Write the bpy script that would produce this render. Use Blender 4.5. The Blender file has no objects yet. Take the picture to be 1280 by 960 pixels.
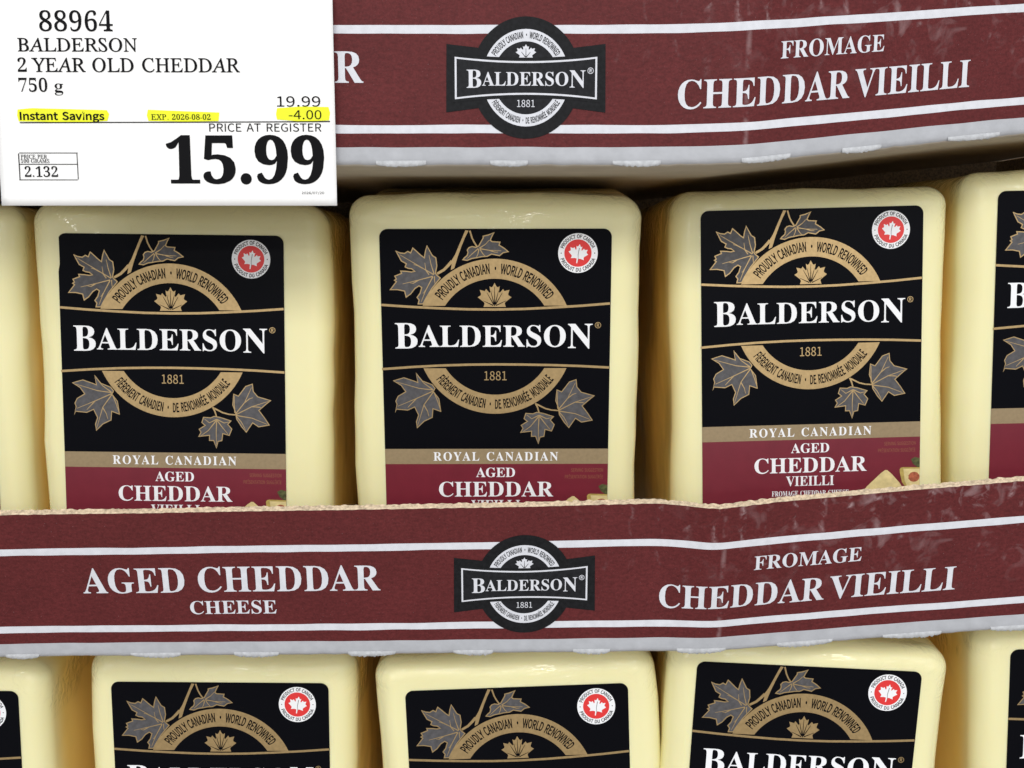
import bpy, bmesh, math, random
from mathutils import Vector, Matrix, noise
from mathutils.geometry import tessellate_polygon
R = math.radians
MM = 0.001
scene = bpy.context.scene
col = scene.collection

# ---------------------------------------------------------------- camera, world, lamps, exposure
cam = bpy.data.cameras.new('camera')
cam.lens = 37.15; cam.sensor_width = 36; cam.clip_start = 0.005; cam.clip_end = 50
cam_o = bpy.data.objects.new('camera', cam); col.objects.link(cam_o)
cam_o.location = (0, 0, 0); cam_o.rotation_euler = (R(90 - 7.77), 0, 0)
scene.camera = cam_o

w = bpy.data.worlds.new('World'); scene.world = w; w.use_nodes = True
# the warehouse around: bright ceiling, dimmer aisle, dark floor
nt = w.node_tree; bg = nt.nodes['Background']
tc_ = nt.nodes.new('ShaderNodeTexCoord'); sp_ = nt.nodes.new('ShaderNodeSeparateXYZ'); rp_ = nt.nodes.new('ShaderNodeValToRGB'); mr_ = nt.nodes.new('ShaderNodeMapRange')
nt.links.new(tc_.outputs['Generated'], sp_.inputs[0]); nt.links.new(sp_.outputs[2], mr_.inputs[0]); mr_.inputs[1].default_value = -1; mr_.inputs[2].default_value = 1
nt.links.new(mr_.outputs[0], rp_.inputs[0]); nt.links.new(rp_.outputs[0], bg.inputs[0])
e_ = rp_.color_ramp.elements; e_[0].position = 0.32; e_[0].color = (0.40, 0.38, 0.35, 1); e_[1].position = 0.72; e_[1].color = (0.80, 0.84, 0.88, 1)
m_ = e_.new(0.5); m_.color = (0.58, 0.60, 0.62, 1)
bg.inputs[1].default_value = 0.93

def area(name, loc, target, sx, sy, watts, color):
    l = bpy.data.lights.new(name, 'AREA'); l.shape = 'RECTANGLE'; l.size = sx; l.size_y = sy
    l.energy = watts; l.color = color
    o = bpy.data.objects.new(name, l); col.objects.link(o); o.location = loc
    o.rotation_euler = (Vector(target) - Vector(loc)).to_track_quat('-Z', 'Y').to_euler()
    return o
area('store_ceiling_lamp', (0.10, -1.02, 0.78), (0.0, 0.33, -0.02), 1.5, 0.30, 11.5, (1.0, 0.98, 0.95))
for x_, y_, z_, lx_, ly_, p_ in ((-1.2, -4.5, 1.15, 1.6, 0.10, 15.0), (1.4, -5.0, 1.0, 1.6, 0.10, 15.0), (0.2, -3.2, 1.15, 1.0, 0.06, 6.5), (-0.3, -6.0, 0.75, 1.8, 0.10, 11.0), (0.9, -3.0, 1.5, 1.0, 0.06, 5.0)):  # unseen strips added for glints on the film and fill in the shaded tops
    area('glint_fill_strip', (x_, y_, z_), (0, 0.33, 0), lx_, ly_, p_, (1.0, 0.98, 0.96))

scene.view_settings.view_transform = 'Standard'; scene.view_settings.look = 'None'
scene.view_settings.exposure = 0.12; scene.view_settings.gamma = 1.0
scene.cycles.max_bounces = 10; scene.cycles.diffuse_bounces = 6

# ---------------------------------------------------------------- lettering outlines (adv, contours) per character, drawn as numbers
# B heavy serif capitals, I light slanted serif capitals, S plain capitals
GLYPHS = {
 'B': {
  '0': (375, ['188 -7 133 1 91 24 60 61 39 111 27 171 23 241 27 311 39 371 60 420 91 456 133 479 189 486 242 479 283 456 314 419 336 370 348 310 353 240 348 171 336 110 314 61 283 24 241 1', '188 37 219 50 237 91 246 155 248 240 246 326 237 390 219 429 189 443 157 429 139 390 130 326 127 240 130 155 139 91 157 50']),
  '1': (375, ['65 0 65 36 120 36 135 38 146 45 154 79 154 416 108 365 87 351 67 346 52 349 40 359 31 375 28 396 74 412 132 447 179 482 254 482 254 79 261 47 271 38 288 36 343 36 343 0']),
  '2': (375, ['24 0 24 69 123 171 187 245 218 307 226 371 223 405 212 427 196 441 174 445 145 438 126 416 116 380 112 329 77 333 50 344 32 365 26 396 30 419 43 441 63 459 92 474 129 483 174 486 240 479 288 456 318 421 328 375 319 329 291 281 238 220 154 138 87 74 244 74 263 77 279 86 292 101 300 120 305 141 345 141 341 0']),
  '3': (375, ['163 -7 117 -4 81 5 53 18 34 35 23 54 19 74 23 96 36 113 54 123 76 126 82 89 99 62 125 46 158 40 199 49 216 61 230 79 238 105 241 139 234 174 214 202 181 221 137 227 95 227 95 269 140 269 178 275 204 296 220 327 225 367 221 400 211 424 193 440 169 445 148 441 133 430 116 391 111 341 75 345 47 356 30 374 24 401 34 434 62 461 108 480 173 486 237 479 286 458 317 423 328 377 320 335 298 301 265 275 225 256 279 238 305 222 326 201 340 174 345 138 341 101 329 70 312 44 288 25 230 1']),
  '4': (375, ['121 0 121 36 140 36 179 44 191 58 195 84 195 125 9 125 9 166 199 480 293 480 293 169 363 169 363 125 293 125 293 84 297 58 309 44 348 36 357 36 357 0', '56 169 195 169 195 287 196 351 199 416 189 394 174 366 158 338 146 319']),
  '5': (375, ['165 -7 119 -4 84 5 58 18 40 35 30 54 27 75 31 95 42 109 59 118 81 121 88 83 111 52 130 43 154 40 195 50 212 63 226 83 234 111 237 148 231 192 213 223 184 241 146 247 103 243 71 235 40 247 62 480 316 480 319 357 281 357 275 380 267 399 244 406 105 406 94 281 126 288 168 291 238 282 293 256 328 211 340 148 336 108 324 75 306 48 282 27 226 1']),
  '6': (375, ['197 -7 150 -1 109 18 76 49 51 93 35 151 30 222 33 275 42 325 57 370 77 409 104 441 137 466 176 481 222 486 261 484 291 476 313 464 329 449 338 431 340 412 336 393 322 376 298 364 260 360 256 400 243 434 232 443 216 447 180 435 152 401 134 345 125 269 161 286 218 294 273 285 315 258 343 214 352 155 342 90 313 38 264 5', '199 38 222 44 239 64 251 98 255 148 250 196 238 228 219 247 193 253 154 243 125 221 131 138 147 81 170 48']),
  '7': (375, ['111 0 289 406 113 406 86 398 74 372 70 338 30 338 33 480 353 480 353 447 168 0']),
  '8': (375, ['183 -7 132 -2 91 11 60 31 38 57 25 88 20 122 27 162 47 193 79 219 119 242 83 267 57 296 41 327 36 364 39 395 50 423 70 449 99 469 140 482 191 486 254 478 299 453 325 415 334 369 328 333 310 305 244 260 296 230 330 199 349 166 355 127 344 71 310 29 256 2', '203 283 224 298 239 317 247 340 250 370 243 407 222 436 206 444 187 447 163 442 145 426 134 402 130 372 135 341 149 318', '187 32 218 37 241 55 257 82 262 116 256 146 239 170 208 192 164 216 126 178 115 152 111 120 116 84 132 56 156 38']),
  '9': (375, ['152 -7 116 -4 88 4 67 17 53 33 42 69 50 94 75 107 87 80 103 56 126 41 156 36 194 48 223 84 242 145 251 230 212 198 186 188 155 185 103 194 60 220 33 264 24 324 28 369 42 409 64 441 95 466 133 481 177 486 223 480 264 463 298 433 323 390 340 332 345 261 334 157 321 111 301 72 274 39 241 14 200 -2', '184 233 206 236 224 245 251 278 245 352 231 403 209 432 181 441 156 434 137 413 125 377 121 328 125 286 137 257 156 239']),
  'A': (437, ['-9 0 -9 18 9 21 24 30 49 75 206 466 224 465 384 87 411 34 425 22 443 18 443 0 229 0 229 18 270 25 283 46 273 81 253 132 103 132 79 71 76 59 75 48 87 26 124 18 128 18 128 0', '113 161 242 161 177 319']),
  'B': (443, ['16 0 16 17 45 22 62 32 72 51 75 82 75 369 69 412 51 433 15 439 15 455 220 455 297 449 352 429 385 396 396 351 389 313 369 283 335 261 287 247 344 231 385 206 410 173 418 132 407 76 371 35 314 9 238 0', '182 252 188 252 234 257 263 272 279 301 285 345 281 385 269 412 248 428 216 434 198 432 188 425 182 391', '222 24 259 30 283 49 296 81 301 128 295 176 277 208 245 225 197 231 182 231 182 65 190 33 202 26']),
  'C': (468, ['257 -11 193 -3 137 20 91 56 56 104 34 162 26 228 34 294 56 351 92 399 139 435 195 458 259 465 309 459 367 440 388 435 408 443 419 465 437 465 437 308 420 308 392 364 356 407 313 434 265 443 212 430 174 389 151 321 144 226 152 138 177 74 219 36 278 24 318 29 358 45 395 71 428 106 447 89 409 45 365 14 314 -5']),
  'D': (496, ['20 0 20 17 47 21 63 30 71 46 74 75 74 374 71 407 61 426 43 435 15 439 15 455 222 455 328 441 405 396 452 325 468 228 453 128 408 57 333 14 228 0', '222 24 279 37 319 75 343 139 351 229 343 318 319 382 279 420 223 433 202 431 190 423 182 385 182 72 190 34 202 27']),
  'E': (442, ['14 0 14 17 44 20 62 30 72 48 75 78 75 369 72 405 62 425 44 435 16 439 16 455 399 455 399 320 383 320 369 373 340 406 295 424 232 430 200 428 186 417 183 388 183 246 193 246 232 252 259 269 277 300 288 345 304 345 304 118 287 118 273 181 259 201 241 213 185 222 183 222 183 67 185 47 192 35 230 28 276 30 313 39 345 53 371 75 393 105 411 143 430 143 402 0']),
  'F': (404, ['15 0 15 17 45 23 62 34 72 53 75 84 75 375 71 405 61 423 43 433 14 439 14 455 394 455 394 320 377 320 369 357 355 385 336 406 310 420 275 428 230 431 200 429 186 421 182 398 182 247 190 247 229 253 256 270 274 301 284 347 302 347 302 118 285 118 274 168 257 200 229 218 189 224 182 224 182 81 188 43 196 31 210 24 257 17 257 0']),
  'G': (508, ['268 -10 200 -3 141 19 93 55 57 103 35 161 28 229 35 295 57 352 93 399 139 435 195 458 257 465 311 459 369 441 388 436 406 443 419 465 437 465 437 308 420 308 403 346 382 379 357 406 329 426 299 439 267 443 214 430 176 389 153 322 146 228 154 135 180 67 221 26 275 13 308 16 328 27 339 45 343 71 343 128 339 154 329 170 309 179 275 182 275 198 500 198 500 182 473 179 457 171 449 155 446 128 446 29 357 0']),
  'H': (523, ['15 0 15 17 45 22 62 32 72 50 75 81 75 379 71 406 62 424 44 434 16 439 16 455 242 455 242 439 204 432 187 415 182 379 182 251 342 251 342 379 337 415 320 432 282 439 282 455 507 455 507 439 478 434 461 424 452 407 449 379 449 81 452 52 461 33 478 22 507 17 507 0 282 0 282 17 311 21 329 31 339 49 342 81 342 221 182 221 182 81 185 50 194 32 212 22 242 17 242 0']),
  'I': (261, ['13 0 13 17 42 23 61 32 72 49 75 75 75 387 72 412 63 427 45 435 13 439 13 455 244 455 244 439 214 435 196 427 186 412 183 387 183 77 187 44 206 26 246 17 246 0']),
  'J': (330, ['109 -65 78 -62 51 -54 29 -40 11 -22 0 -1 -3 23 0 44 11 61 26 71 44 75 64 71 79 62 89 47 93 28 85 -1 77 -19 84 -35 105 -40 126 -36 139 -25 148 21 148 367 142 409 135 422 122 430 79 439 79 455 314 455 314 439 277 431 266 423 260 411 255 367 255 89 246 21 219 -27 173 -56']),
  'L': (426, ['15 0 15 17 45 22 62 32 72 50 75 81 75 379 71 407 62 425 44 434 16 439 16 455 250 455 250 439 208 434 196 427 188 416 182 379 182 83 185 47 200 31 234 28 278 31 315 40 345 56 370 80 391 112 409 154 427 154 402 0']),
  'M': (634, ['14 0 14 17 43 22 61 32 72 50 75 79 75 382 71 416 53 432 15 439 15 455 185 455 317 142 449 455 617 455 617 439 590 433 573 423 563 405 560 378 560 85 565 43 582 23 617 17 617 0 396 0 396 17 433 25 450 44 455 83 455 399 288 0 270 0 105 389 105 80 109 48 120 30 139 20 169 17 169 0']),
  'N': (494, ['403 -11 107 350 107 79 110 49 119 31 136 21 167 17 167 0 18 0 18 17 54 23 71 41 76 79 76 388 36 433 18 439 18 455 156 455 391 169 391 377 386 414 369 431 331 439 331 455 480 455 480 439 450 434 433 425 425 407 422 377 422 -11']),
  'O': (525, ['261 -11 213 -6 169 7 129 29 94 58 66 93 45 134 32 179 28 228 32 276 45 321 66 362 95 397 130 426 170 448 216 462 265 466 313 462 357 448 397 427 431 399 459 364 481 323 494 277 498 228 494 179 481 134 459 93 430 58 395 29 355 7 310 -6', '265 12 315 26 351 66 372 133 379 228 371 321 348 389 310 430 260 443 210 430 174 389 152 322 145 228 153 135 177 67 215 26']),
  'P': (418, ['15 0 15 17 45 22 62 32 72 50 75 81 75 379 71 406 62 424 44 434 16 439 16 455 214 455 287 452 336 440 366 422 390 398 404 367 409 332 398 280 367 240 314 214 242 206 182 206 182 81 185 50 194 32 212 22 242 17 242 0', '182 230 201 230 244 235 272 253 287 283 292 329 288 375 275 406 252 425 216 431 189 424 182 398']),
  'R': (473, ['15 0 15 17 45 22 62 32 72 50 75 81 75 379 71 406 62 424 44 434 16 439 16 455 217 455 305 448 367 426 405 388 417 334 411 296 392 265 360 241 315 224 432 50 452 26 478 17 480 17 480 0 338 0 201 212 182 212 182 81 185 50 194 32 212 22 242 17 242 0', '182 234 203 234 249 240 280 258 298 290 304 336 299 378 284 407 259 425 224 431 202 429 190 422 182 385']),
  'S': (390, ['43 -11 43 158 62 158 83 94 111 50 149 24 197 15 231 20 257 36 273 60 279 89 265 129 225 160 163 191 112 221 77 253 56 289 50 332 54 370 67 403 88 429 115 449 148 462 185 466 229 461 282 448 291 446 300 445 313 450 320 466 339 466 339 319 322 319 310 354 293 385 272 410 248 429 222 441 194 445 163 440 140 426 125 406 120 380 124 356 137 336 189 303 253 273 317 233 337 211 350 188 359 133 354 93 339 58 314 29 281 8 240 -6 192 -10 158 -8 126 1 98 9 85 12 69 7 61 -11']),
  'T': (423, ['92 0 92 17 123 21 142 31 152 50 156 81 156 433 149 433 102 426 65 403 41 367 29 318 11 318 11 455 410 455 410 317 394 317 381 368 357 404 319 426 269 433 263 433 263 81 267 49 276 30 296 21 328 17 328 0']),
  'V': (428, ['212 -13 44 381 22 420 8 432 -14 439 -14 455 211 455 211 439 166 432 156 423 152 410 161 378 259 143 348 377 355 409 351 423 342 432 299 439 299 455 442 455 442 439 423 436 408 427 382 383 230 -13']),
  'W': (611, ['171 -11 32 393 15 427 3 435 -15 439 -15 455 181 455 181 439 150 432 143 423 140 410 148 373 223 153 301 353 286 399 278 418 267 429 229 439 229 455 439 455 439 439 404 432 393 412 399 386 474 166 541 369 549 406 546 421 538 430 503 439 503 455 624 455 624 439 607 433 594 421 575 379 446 -11 428 -11 316 309 190 -11']),
  'X': (471, ['11 0 11 17 53 30 90 66 193 208 78 386 47 425 33 435 16 439 14 439 14 455 244 455 244 439 229 439 200 433 190 415 201 388 265 289 322 373 339 414 328 432 293 439 293 455 458 455 458 439 455 439 427 435 403 423 357 373 281 265 413 57 436 28 461 17 464 17 464 0 238 0 238 17 243 17 278 23 290 41 275 79 210 183 138 81 124 45 137 24 174 17 174 0']),
  'Y': (426, ['101 0 101 17 131 22 148 32 157 50 161 81 161 179 46 387 29 414 14 429 1 435 -13 438 -13 455 207 455 207 438 195 438 167 432 156 416 164 392 248 226 333 366 349 408 336 430 298 438 295 438 295 455 439 455 439 438 409 424 383 392 268 203 268 81 271 50 280 32 298 22 328 17 328 0']),
  'g': (327, ['146 -140 89 -136 48 -122 22 -100 14 -75 28 -46 69 -26 35 -1 24 30 28 54 42 74 67 92 102 110 42 150 22 212 27 242 40 268 60 289 88 305 120 315 157 318 196 315 233 304 317 304 317 268 268 268 286 237 291 203 288 176 276 151 258 131 234 116 205 106 172 103 157 103 142 104 112 94 104 84 101 71 111 55 141 49 175 49 259 40 285 29 303 13 312 -9 316 -37 305 -80 272 -113 219 -133', '157 124 178 130 190 146 197 173 199 211 197 249 190 276 178 292 157 297 137 292 124 276 117 249 114 211 117 173 124 146 137 130', '161 -116 205 -113 238 -104 257 -88 263 -66 260 -51 249 -41 205 -34 97 -34 79 -52 73 -73 79 -89 95 -103 122 -113']),
 },
 'I': {
  'A': (463, ['-85 0 -82 13 -39 24 0 56 107 182 356 475 369 475 353 58 356 37 366 24 384 16 411 13 409 0 221 0 224 13 229 13 256 16 273 26 282 46 285 78 288 158 133 158 116 150 65 90 40 56 32 36 34 24 43 17 79 13 75 0', '143 183 289 183 298 367']),
  'B': (439, ['-34 0 -30 13 -27 13 0 17 19 27 32 45 42 73 126 385 132 420 129 434 120 443 81 451 85 465 256 465 323 458 372 440 401 408 410 365 403 327 382 296 346 270 297 251 332 234 356 211 371 181 376 145 370 104 351 68 320 39 279 18 229 4 171 0', '193 259 257 266 303 287 331 322 340 369 334 401 319 424 292 437 255 442 223 440 210 430 201 410 188 365 163 269 170 261', '153 21 217 30 263 56 291 97 301 152 294 190 274 217 241 232 194 237 163 235 150 222 109 73 106 58 105 44 108 32 116 25']),
  'C': (471, ['218 -10 164 -4 117 13 78 41 49 78 31 125 26 179 31 227 46 276 70 322 102 365 139 402 181 433 250 464 321 475 363 470 412 457 430 453 443 458 453 470 467 470 439 332 425 332 426 343 426 353 419 395 400 427 370 446 328 453 287 447 246 430 208 404 174 370 146 328 124 281 109 229 105 175 114 109 140 60 182 29 236 19 322 40 399 103 412 91 369 46 323 15 274 -4']),
  'D': (507, ['-36 0 -32 13 -28 13 -1 16 18 26 31 43 42 73 126 385 132 419 129 433 120 443 81 451 85 465 263 465 325 459 378 442 421 413 453 375 472 328 479 272 473 219 457 169 430 122 393 82 348 48 294 22 234 5 167 0', '170 22 223 28 270 44 310 70 342 103 368 144 386 189 397 237 401 287 392 354 364 403 318 433 254 443 222 439 205 423 193 387 113 89 105 49 109 36 120 28 140 24']),
  'E': (454, ['-34 0 -30 13 -28 13 0 16 18 25 31 43 42 73 126 385 132 419 129 433 120 443 81 451 85 465 440 465 420 364 409 364 409 367 402 414 391 427 373 436 309 442 252 442 222 439 207 426 196 396 159 260 216 260 259 264 289 275 308 296 321 326 334 326 287 161 275 161 277 187 272 220 253 234 214 237 154 237 112 83 107 62 105 47 108 36 116 28 153 24 199 24 244 26 281 34 313 48 341 67 365 94 386 128 400 128 351 0']),
  'G': (541, ['245 -10 183 -4 130 13 86 42 54 80 34 127 27 181 32 230 47 278 71 325 102 367 139 404 181 435 251 465 327 475 373 471 414 459 447 446 465 442 487 448 503 469 514 469 484 327 472 327 458 380 428 420 386 444 331 453 272 443 218 413 173 366 137 306 114 239 106 173 116 105 146 53 193 21 255 11 288 15 319 26 342 43 354 64 378 158 381 173 383 185 380 199 369 208 322 214 325 227 518 227 514 214 476 208 457 188 450 171 443 146 416 35 334 1']),
  'H': (520, ['-34 0 -30 13 -28 13 6 18 27 36 42 73 126 385 132 419 129 433 120 443 81 451 85 465 270 465 267 451 264 451 238 448 219 439 205 421 194 390 166 285 163 271 169 262 185 259 357 259 373 262 381 274 410 385 416 419 413 433 404 443 365 451 369 465 555 465 551 451 545 451 520 448 502 439 489 421 479 392 396 80 391 60 389 45 392 31 401 21 440 13 437 0 251 0 255 13 257 13 291 18 312 36 326 73 364 212 365 217 365 222 360 232 343 234 172 234 156 231 148 220 111 80 106 60 104 45 107 31 116 21 155 13 152 0']),
  'I': (245, ['-31 0 -27 13 -24 13 10 18 30 36 45 73 129 385 135 419 132 433 123 443 84 451 88 465 275 465 272 451 267 451 241 448 224 439 211 421 200 392 116 80 110 45 113 31 122 21 161 13 157 0']),
  'L': (449, ['-24 0 -21 13 -18 13 9 16 28 26 41 43 52 73 135 385 140 405 142 419 139 433 130 443 91 451 94 465 279 465 274 452 248 449 230 440 216 422 206 393 125 92 118 64 116 51 118 37 126 29 165 24 212 24 298 33 328 45 354 65 399 132 412 132 368 0']),
  'M': (590, ['-36 0 -32 13 3 18 25 36 40 73 128 385 134 419 131 433 122 443 83 451 87 465 212 465 261 108 496 465 624 465 620 451 615 451 589 448 572 439 559 421 548 392 465 80 460 60 458 45 461 31 470 21 509 13 506 0 322 0 325 11 359 18 381 39 397 83 480 392 219 0 210 0 157 393 77 103 66 48 69 31 78 21 118 13 114 0']),
  'N': (500, ['338 -11 154 373 75 84 70 60 68 43 71 29 80 20 122 13 118 0 -34 0 -30 13 -3 16 17 25 31 43 42 73 130 393 132 401 132 408 129 423 120 438 105 448 86 451 81 451 85 465 182 465 353 108 427 381 433 405 435 422 431 436 422 445 380 451 383 465 536 465 532 451 498 447 475 429 460 392 351 -11']),
  'O': (516, ['200 -10 149 -5 105 11 70 36 43 70 27 112 21 162 26 207 38 253 58 296 84 338 116 376 151 409 191 436 232 457 276 470 319 475 370 469 413 453 448 427 473 393 489 351 494 302 482 227 449 152 400 85 340 32 273 1', '201 10 235 15 268 29 298 51 327 80 375 153 407 240 418 331 412 384 393 423 362 447 320 455 284 449 248 434 214 408 182 374 154 333 130 286 106 211 97 137 104 83 125 43 157 18']),
  'P': (403, ['-34 0 -30 13 -27 13 0 16 18 25 31 42 42 73 126 385 132 419 129 434 120 443 81 451 85 465 267 465 329 458 373 439 400 406 408 361 403 323 385 289 357 261 320 240 274 227 221 222 159 222 147 214 107 64 106 55 105 46 108 30 119 20 165 13 161 0', '193 242 253 251 297 275 324 313 332 364 327 400 311 425 283 440 244 445 215 438 199 405 161 263 159 253 165 244']),
  'R': (451, ['-34 0 -30 13 -27 13 0 17 19 27 32 45 42 73 126 385 132 420 129 434 120 443 81 451 85 465 281 465 343 458 388 438 414 406 423 364 415 320 390 284 348 256 289 235 351 85 381 31 398 18 419 13 422 13 418 0 314 0 221 228 206 228 176 229 152 231 114 89 106 46 109 30 118 20 154 13 162 13 158 0', '202 250 264 257 309 280 337 316 347 363 341 398 323 423 293 438 251 443 224 440 209 427 197 398 158 253 179 251']),
  'S': (369, ['153 -9 108 -5 58 10 49 13 42 13 25 8 15 -8 3 -8 26 146 38 146 47 88 69 46 102 19 146 11 170 14 192 23 210 38 224 57 233 79 236 105 228 139 207 174 183 201 154 232 102 297 92 325 88 353 92 386 105 416 125 440 152 459 184 471 222 475 253 473 281 466 303 459 313 457 328 461 338 473 351 473 330 336 319 336 313 387 296 424 268 446 232 453 200 448 175 433 160 408 154 376 158 356 168 334 201 291 231 259 263 224 291 179 301 126 296 89 282 57 259 29 229 8 194 -5']),
  'X': (459, ['-62 0 -58 11 -14 26 34 64 199 230 153 371 132 421 107 444 65 452 60 452 64 465 269 465 266 451 255 451 223 445 212 425 220 388 258 279 365 382 390 412 399 433 389 447 359 452 351 452 355 465 516 465 511 452 510 452 488 448 467 436 415 392 267 251 318 90 338 40 361 20 402 13 408 13 404 0 195 0 197 13 210 13 244 18 254 26 257 40 256 57 251 75 209 199 99 90 73 59 64 35 78 18 119 11 115 0']),
  'Y': (412, ['48 0 52 12 95 18 118 34 130 66 167 201 105 366 81 418 53 444 13 451 17 465 218 465 214 451 172 445 163 437 160 423 162 409 167 393 224 235 332 358 366 400 377 427 374 438 364 445 347 449 322 451 326 465 486 465 482 450 463 446 443 433 392 383 235 205 197 66 194 53 193 40 196 26 208 17 258 12 254 0']),
 },
 'S': {
  '-': (121, ['16 86 106 86 106 110 16 110']),
  '.': (97, ['49 -5 65 2 72 20 65 37 49 44 32 37 26 20 32 2']),
  '/': (137, ['4 -63 27 -63 132 278 109 278']),
  '0': (194, ['97 -5 130 4 156 29 172 70 177 129 172 187 156 229 130 253 97 261 64 253 39 229 23 187 18 129 23 70 39 29 64 4', '97 21 77 28 62 47 52 81 48 129 52 177 62 211 77 230 97 236 117 230 133 211 143 177 146 129 143 81 133 47 117 28']),
  '1': (194, ['31 0 172 0 172 27 120 27 120 257 96 257 42 238 42 218 88 218 88 27 31 27']),
  '2': (194, ['15 0 177 0 177 28 106 28 64 25 137 108 165 186 159 217 144 241 121 256 90 261 47 251 14 224 33 206 57 227 86 235 121 221 133 185 104 112 15 19']),
  '3': (194, ['92 -5 124 0 151 15 168 38 175 69 159 112 120 134 120 136 153 158 166 197 160 224 145 244 121 257 91 261 52 253 20 231 37 210 61 228 90 235 122 224 133 195 130 175 118 160 96 149 62 146 62 121 100 117 125 107 138 91 142 70 128 35 90 22 53 31 27 51 10 31 42 6']),
  '4': (194, ['119 0 149 0 149 71 183 71 183 96 149 96 149 257 114 257 7 92 7 71 119 71', '119 96 40 96 99 184 119 222 121 222 119 175']),
  '5': (194, ['92 -5 123 1 150 18 169 46 176 83 170 120 153 146 128 160 98 165 60 155 67 229 163 229 163 257 39 257 30 137 47 126 68 137 90 141 129 126 143 83 127 38 89 22 51 31 26 50 9 29 42 6']),
  '6': (194, ['105 -5 134 1 157 18 173 45 179 79 174 114 160 139 137 154 108 159 77 151 50 129 56 179 70 212 91 229 116 235 138 230 157 215 175 235 149 254 114 261 79 254 48 230 27 187 20 123 26 67 44 27 71 3', '50 103 77 128 103 136 137 120 149 79 136 37 105 21 67 42']),
  '7': (194, ['69 0 103 0 108 69 119 127 141 182 178 237 178 257 17 257 17 229 142 229 88 125']),
  '8': (194, ['98 -5 131 1 156 15 172 36 178 62 165 104 135 129 135 131 158 156 169 193 164 220 150 242 128 256 99 261 49 243 28 195 39 161 63 136 63 135 31 107 16 64 22 36 39 15 65 1', '116 139 75 160 57 195 69 225 98 237 130 224 142 191 135 164', '98 19 60 33 44 67 54 100 80 125 127 101 148 63 134 31']),
  '9': (194, ['82 -5 117 3 147 28 168 73 175 139 169 193 151 231 123 254 89 261 61 255 37 238 21 212 15 178 20 143 35 118 57 102 86 97 118 106 145 129 139 78 125 45 105 28 81 22 57 27 38 42 20 22 46 3', '145 155 118 129 91 121 57 137 46 178 58 220 89 236 128 216']),
  ':': (97, ['49 137 65 143 72 161 65 179 49 186 32 179 26 161 32 143', '49 -5 65 2 72 20 65 37 49 44 32 37 26 20 32 2']),
  'A': (213, ['1 0 34 0 59 78 153 78 177 0 211 0 124 257 88 257', '67 104 79 144 105 230 106 230 132 144 145 104']),
  'B': (230, ['35 0 117 0 156 5 187 19 207 42 214 75 200 117 162 137 162 138 190 159 200 194 193 223 175 242 147 253 111 257 35 257', '68 148 68 231 107 231 153 222 168 190 153 159 106 148', '68 26 68 123 112 123 164 111 182 76 164 38 112 26']),
  'C': (223, ['132 -5 176 5 211 32 193 53 166 32 133 24 100 31 75 52 59 85 54 129 59 172 76 205 101 226 134 233 164 226 187 209 204 230 175 252 134 261 89 252 53 226 29 184 20 128 29 72 52 31 88 4']),
  'D': (241, ['35 0 101 0 152 9 190 34 212 75 220 129 212 184 189 224 152 248 99 257 35 257', '68 27 68 230 97 230 136 224 165 204 181 172 187 129 181 86 165 54 136 34 97 27']),
  'E': (206, ['35 0 187 0 187 28 68 28 68 121 165 121 165 149 68 149 68 229 183 229 183 257 35 257']),
  'F': (193, ['35 0 68 0 68 115 166 115 166 143 68 143 68 229 183 229 183 257 35 257']),
  'G': (241, ['136 -5 182 4 215 25 215 133 131 133 131 106 186 106 186 39 165 28 139 24 103 31 76 52 59 85 54 129 60 172 77 205 104 226 139 233 171 226 194 209 212 230 183 251 138 261 91 252 54 226 29 184 20 128 29 72 53 31 90 4']),
  'H': (255, ['35 0 68 0 68 121 187 121 187 0 220 0 220 257 187 257 187 149 68 149 68 257 35 257']),
  'I': (103, ['35 0 68 0 68 257 35 257']),
  'J': (187, ['83 -5 115 2 137 19 150 44 154 75 154 257 121 257 121 78 111 37 80 24 55 31 35 53 12 36 41 6']),
  'K': (226, ['35 0 68 0 68 81 112 134 189 0 225 0 132 159 213 257 176 257 68 128 68 128 68 257 35 257']),
  'L': (190, ['35 0 180 0 180 28 68 28 68 257 35 257']),
  'M': (284, ['35 0 64 0 64 142 60 218 62 218 82 159 131 26 153 26 201 159 222 218 223 218 219 142 219 0 249 0 249 257 210 257 161 119 143 66 142 66 123 119 74 257 35 257']),
  'N': (253, ['35 0 66 0 66 135 62 215 63 215 91 162 185 0 218 0 218 257 187 257 187 123 192 42 190 42 162 95 68 257 35 257']),
  'O': (260, ['130 -5 174 5 209 31 231 74 239 129 231 185 209 226 174 252 130 261 86 252 51 226 28 185 20 129 28 74 51 31 86 5', '130 24 98 31 74 52 59 86 54 129 59 172 74 205 98 226 130 233 161 226 185 205 201 172 206 129 201 86 185 52 161 31']),
  'P': (222, ['35 0 68 0 68 102 110 102 148 107 178 121 198 146 204 181 198 217 178 240 148 253 109 257 35 257', '68 129 68 230 104 230 134 228 155 220 168 205 172 181 156 141 106 129']),
  'R': (222, ['68 135 68 230 111 230 157 220 173 185 157 147 111 135', '176 0 213 0 147 112 189 137 205 185 199 219 180 241 152 253 116 257 35 257 35 0 68 0 68 109 114 109']),
  'S': (209, ['106 -5 143 1 170 17 188 40 194 68 178 112 141 137 104 153 75 168 62 196 75 223 110 233 142 226 168 209 185 230 152 252 110 261 77 256 52 242 35 221 29 193 46 150 81 127 118 111 148 94 161 65 146 35 107 24 68 33 36 56 17 33 56 6']),
  'T': (210, ['89 0 121 0 121 229 199 229 199 257 11 257 11 229 89 229']),
  'U': (252, ['126 -5 163 1 192 20 211 54 218 106 218 257 187 257 187 105 183 66 170 41 150 28 126 24 103 28 84 41 71 66 67 105 67 257 34 257 34 106 41 54 61 20 90 1']),
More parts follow.
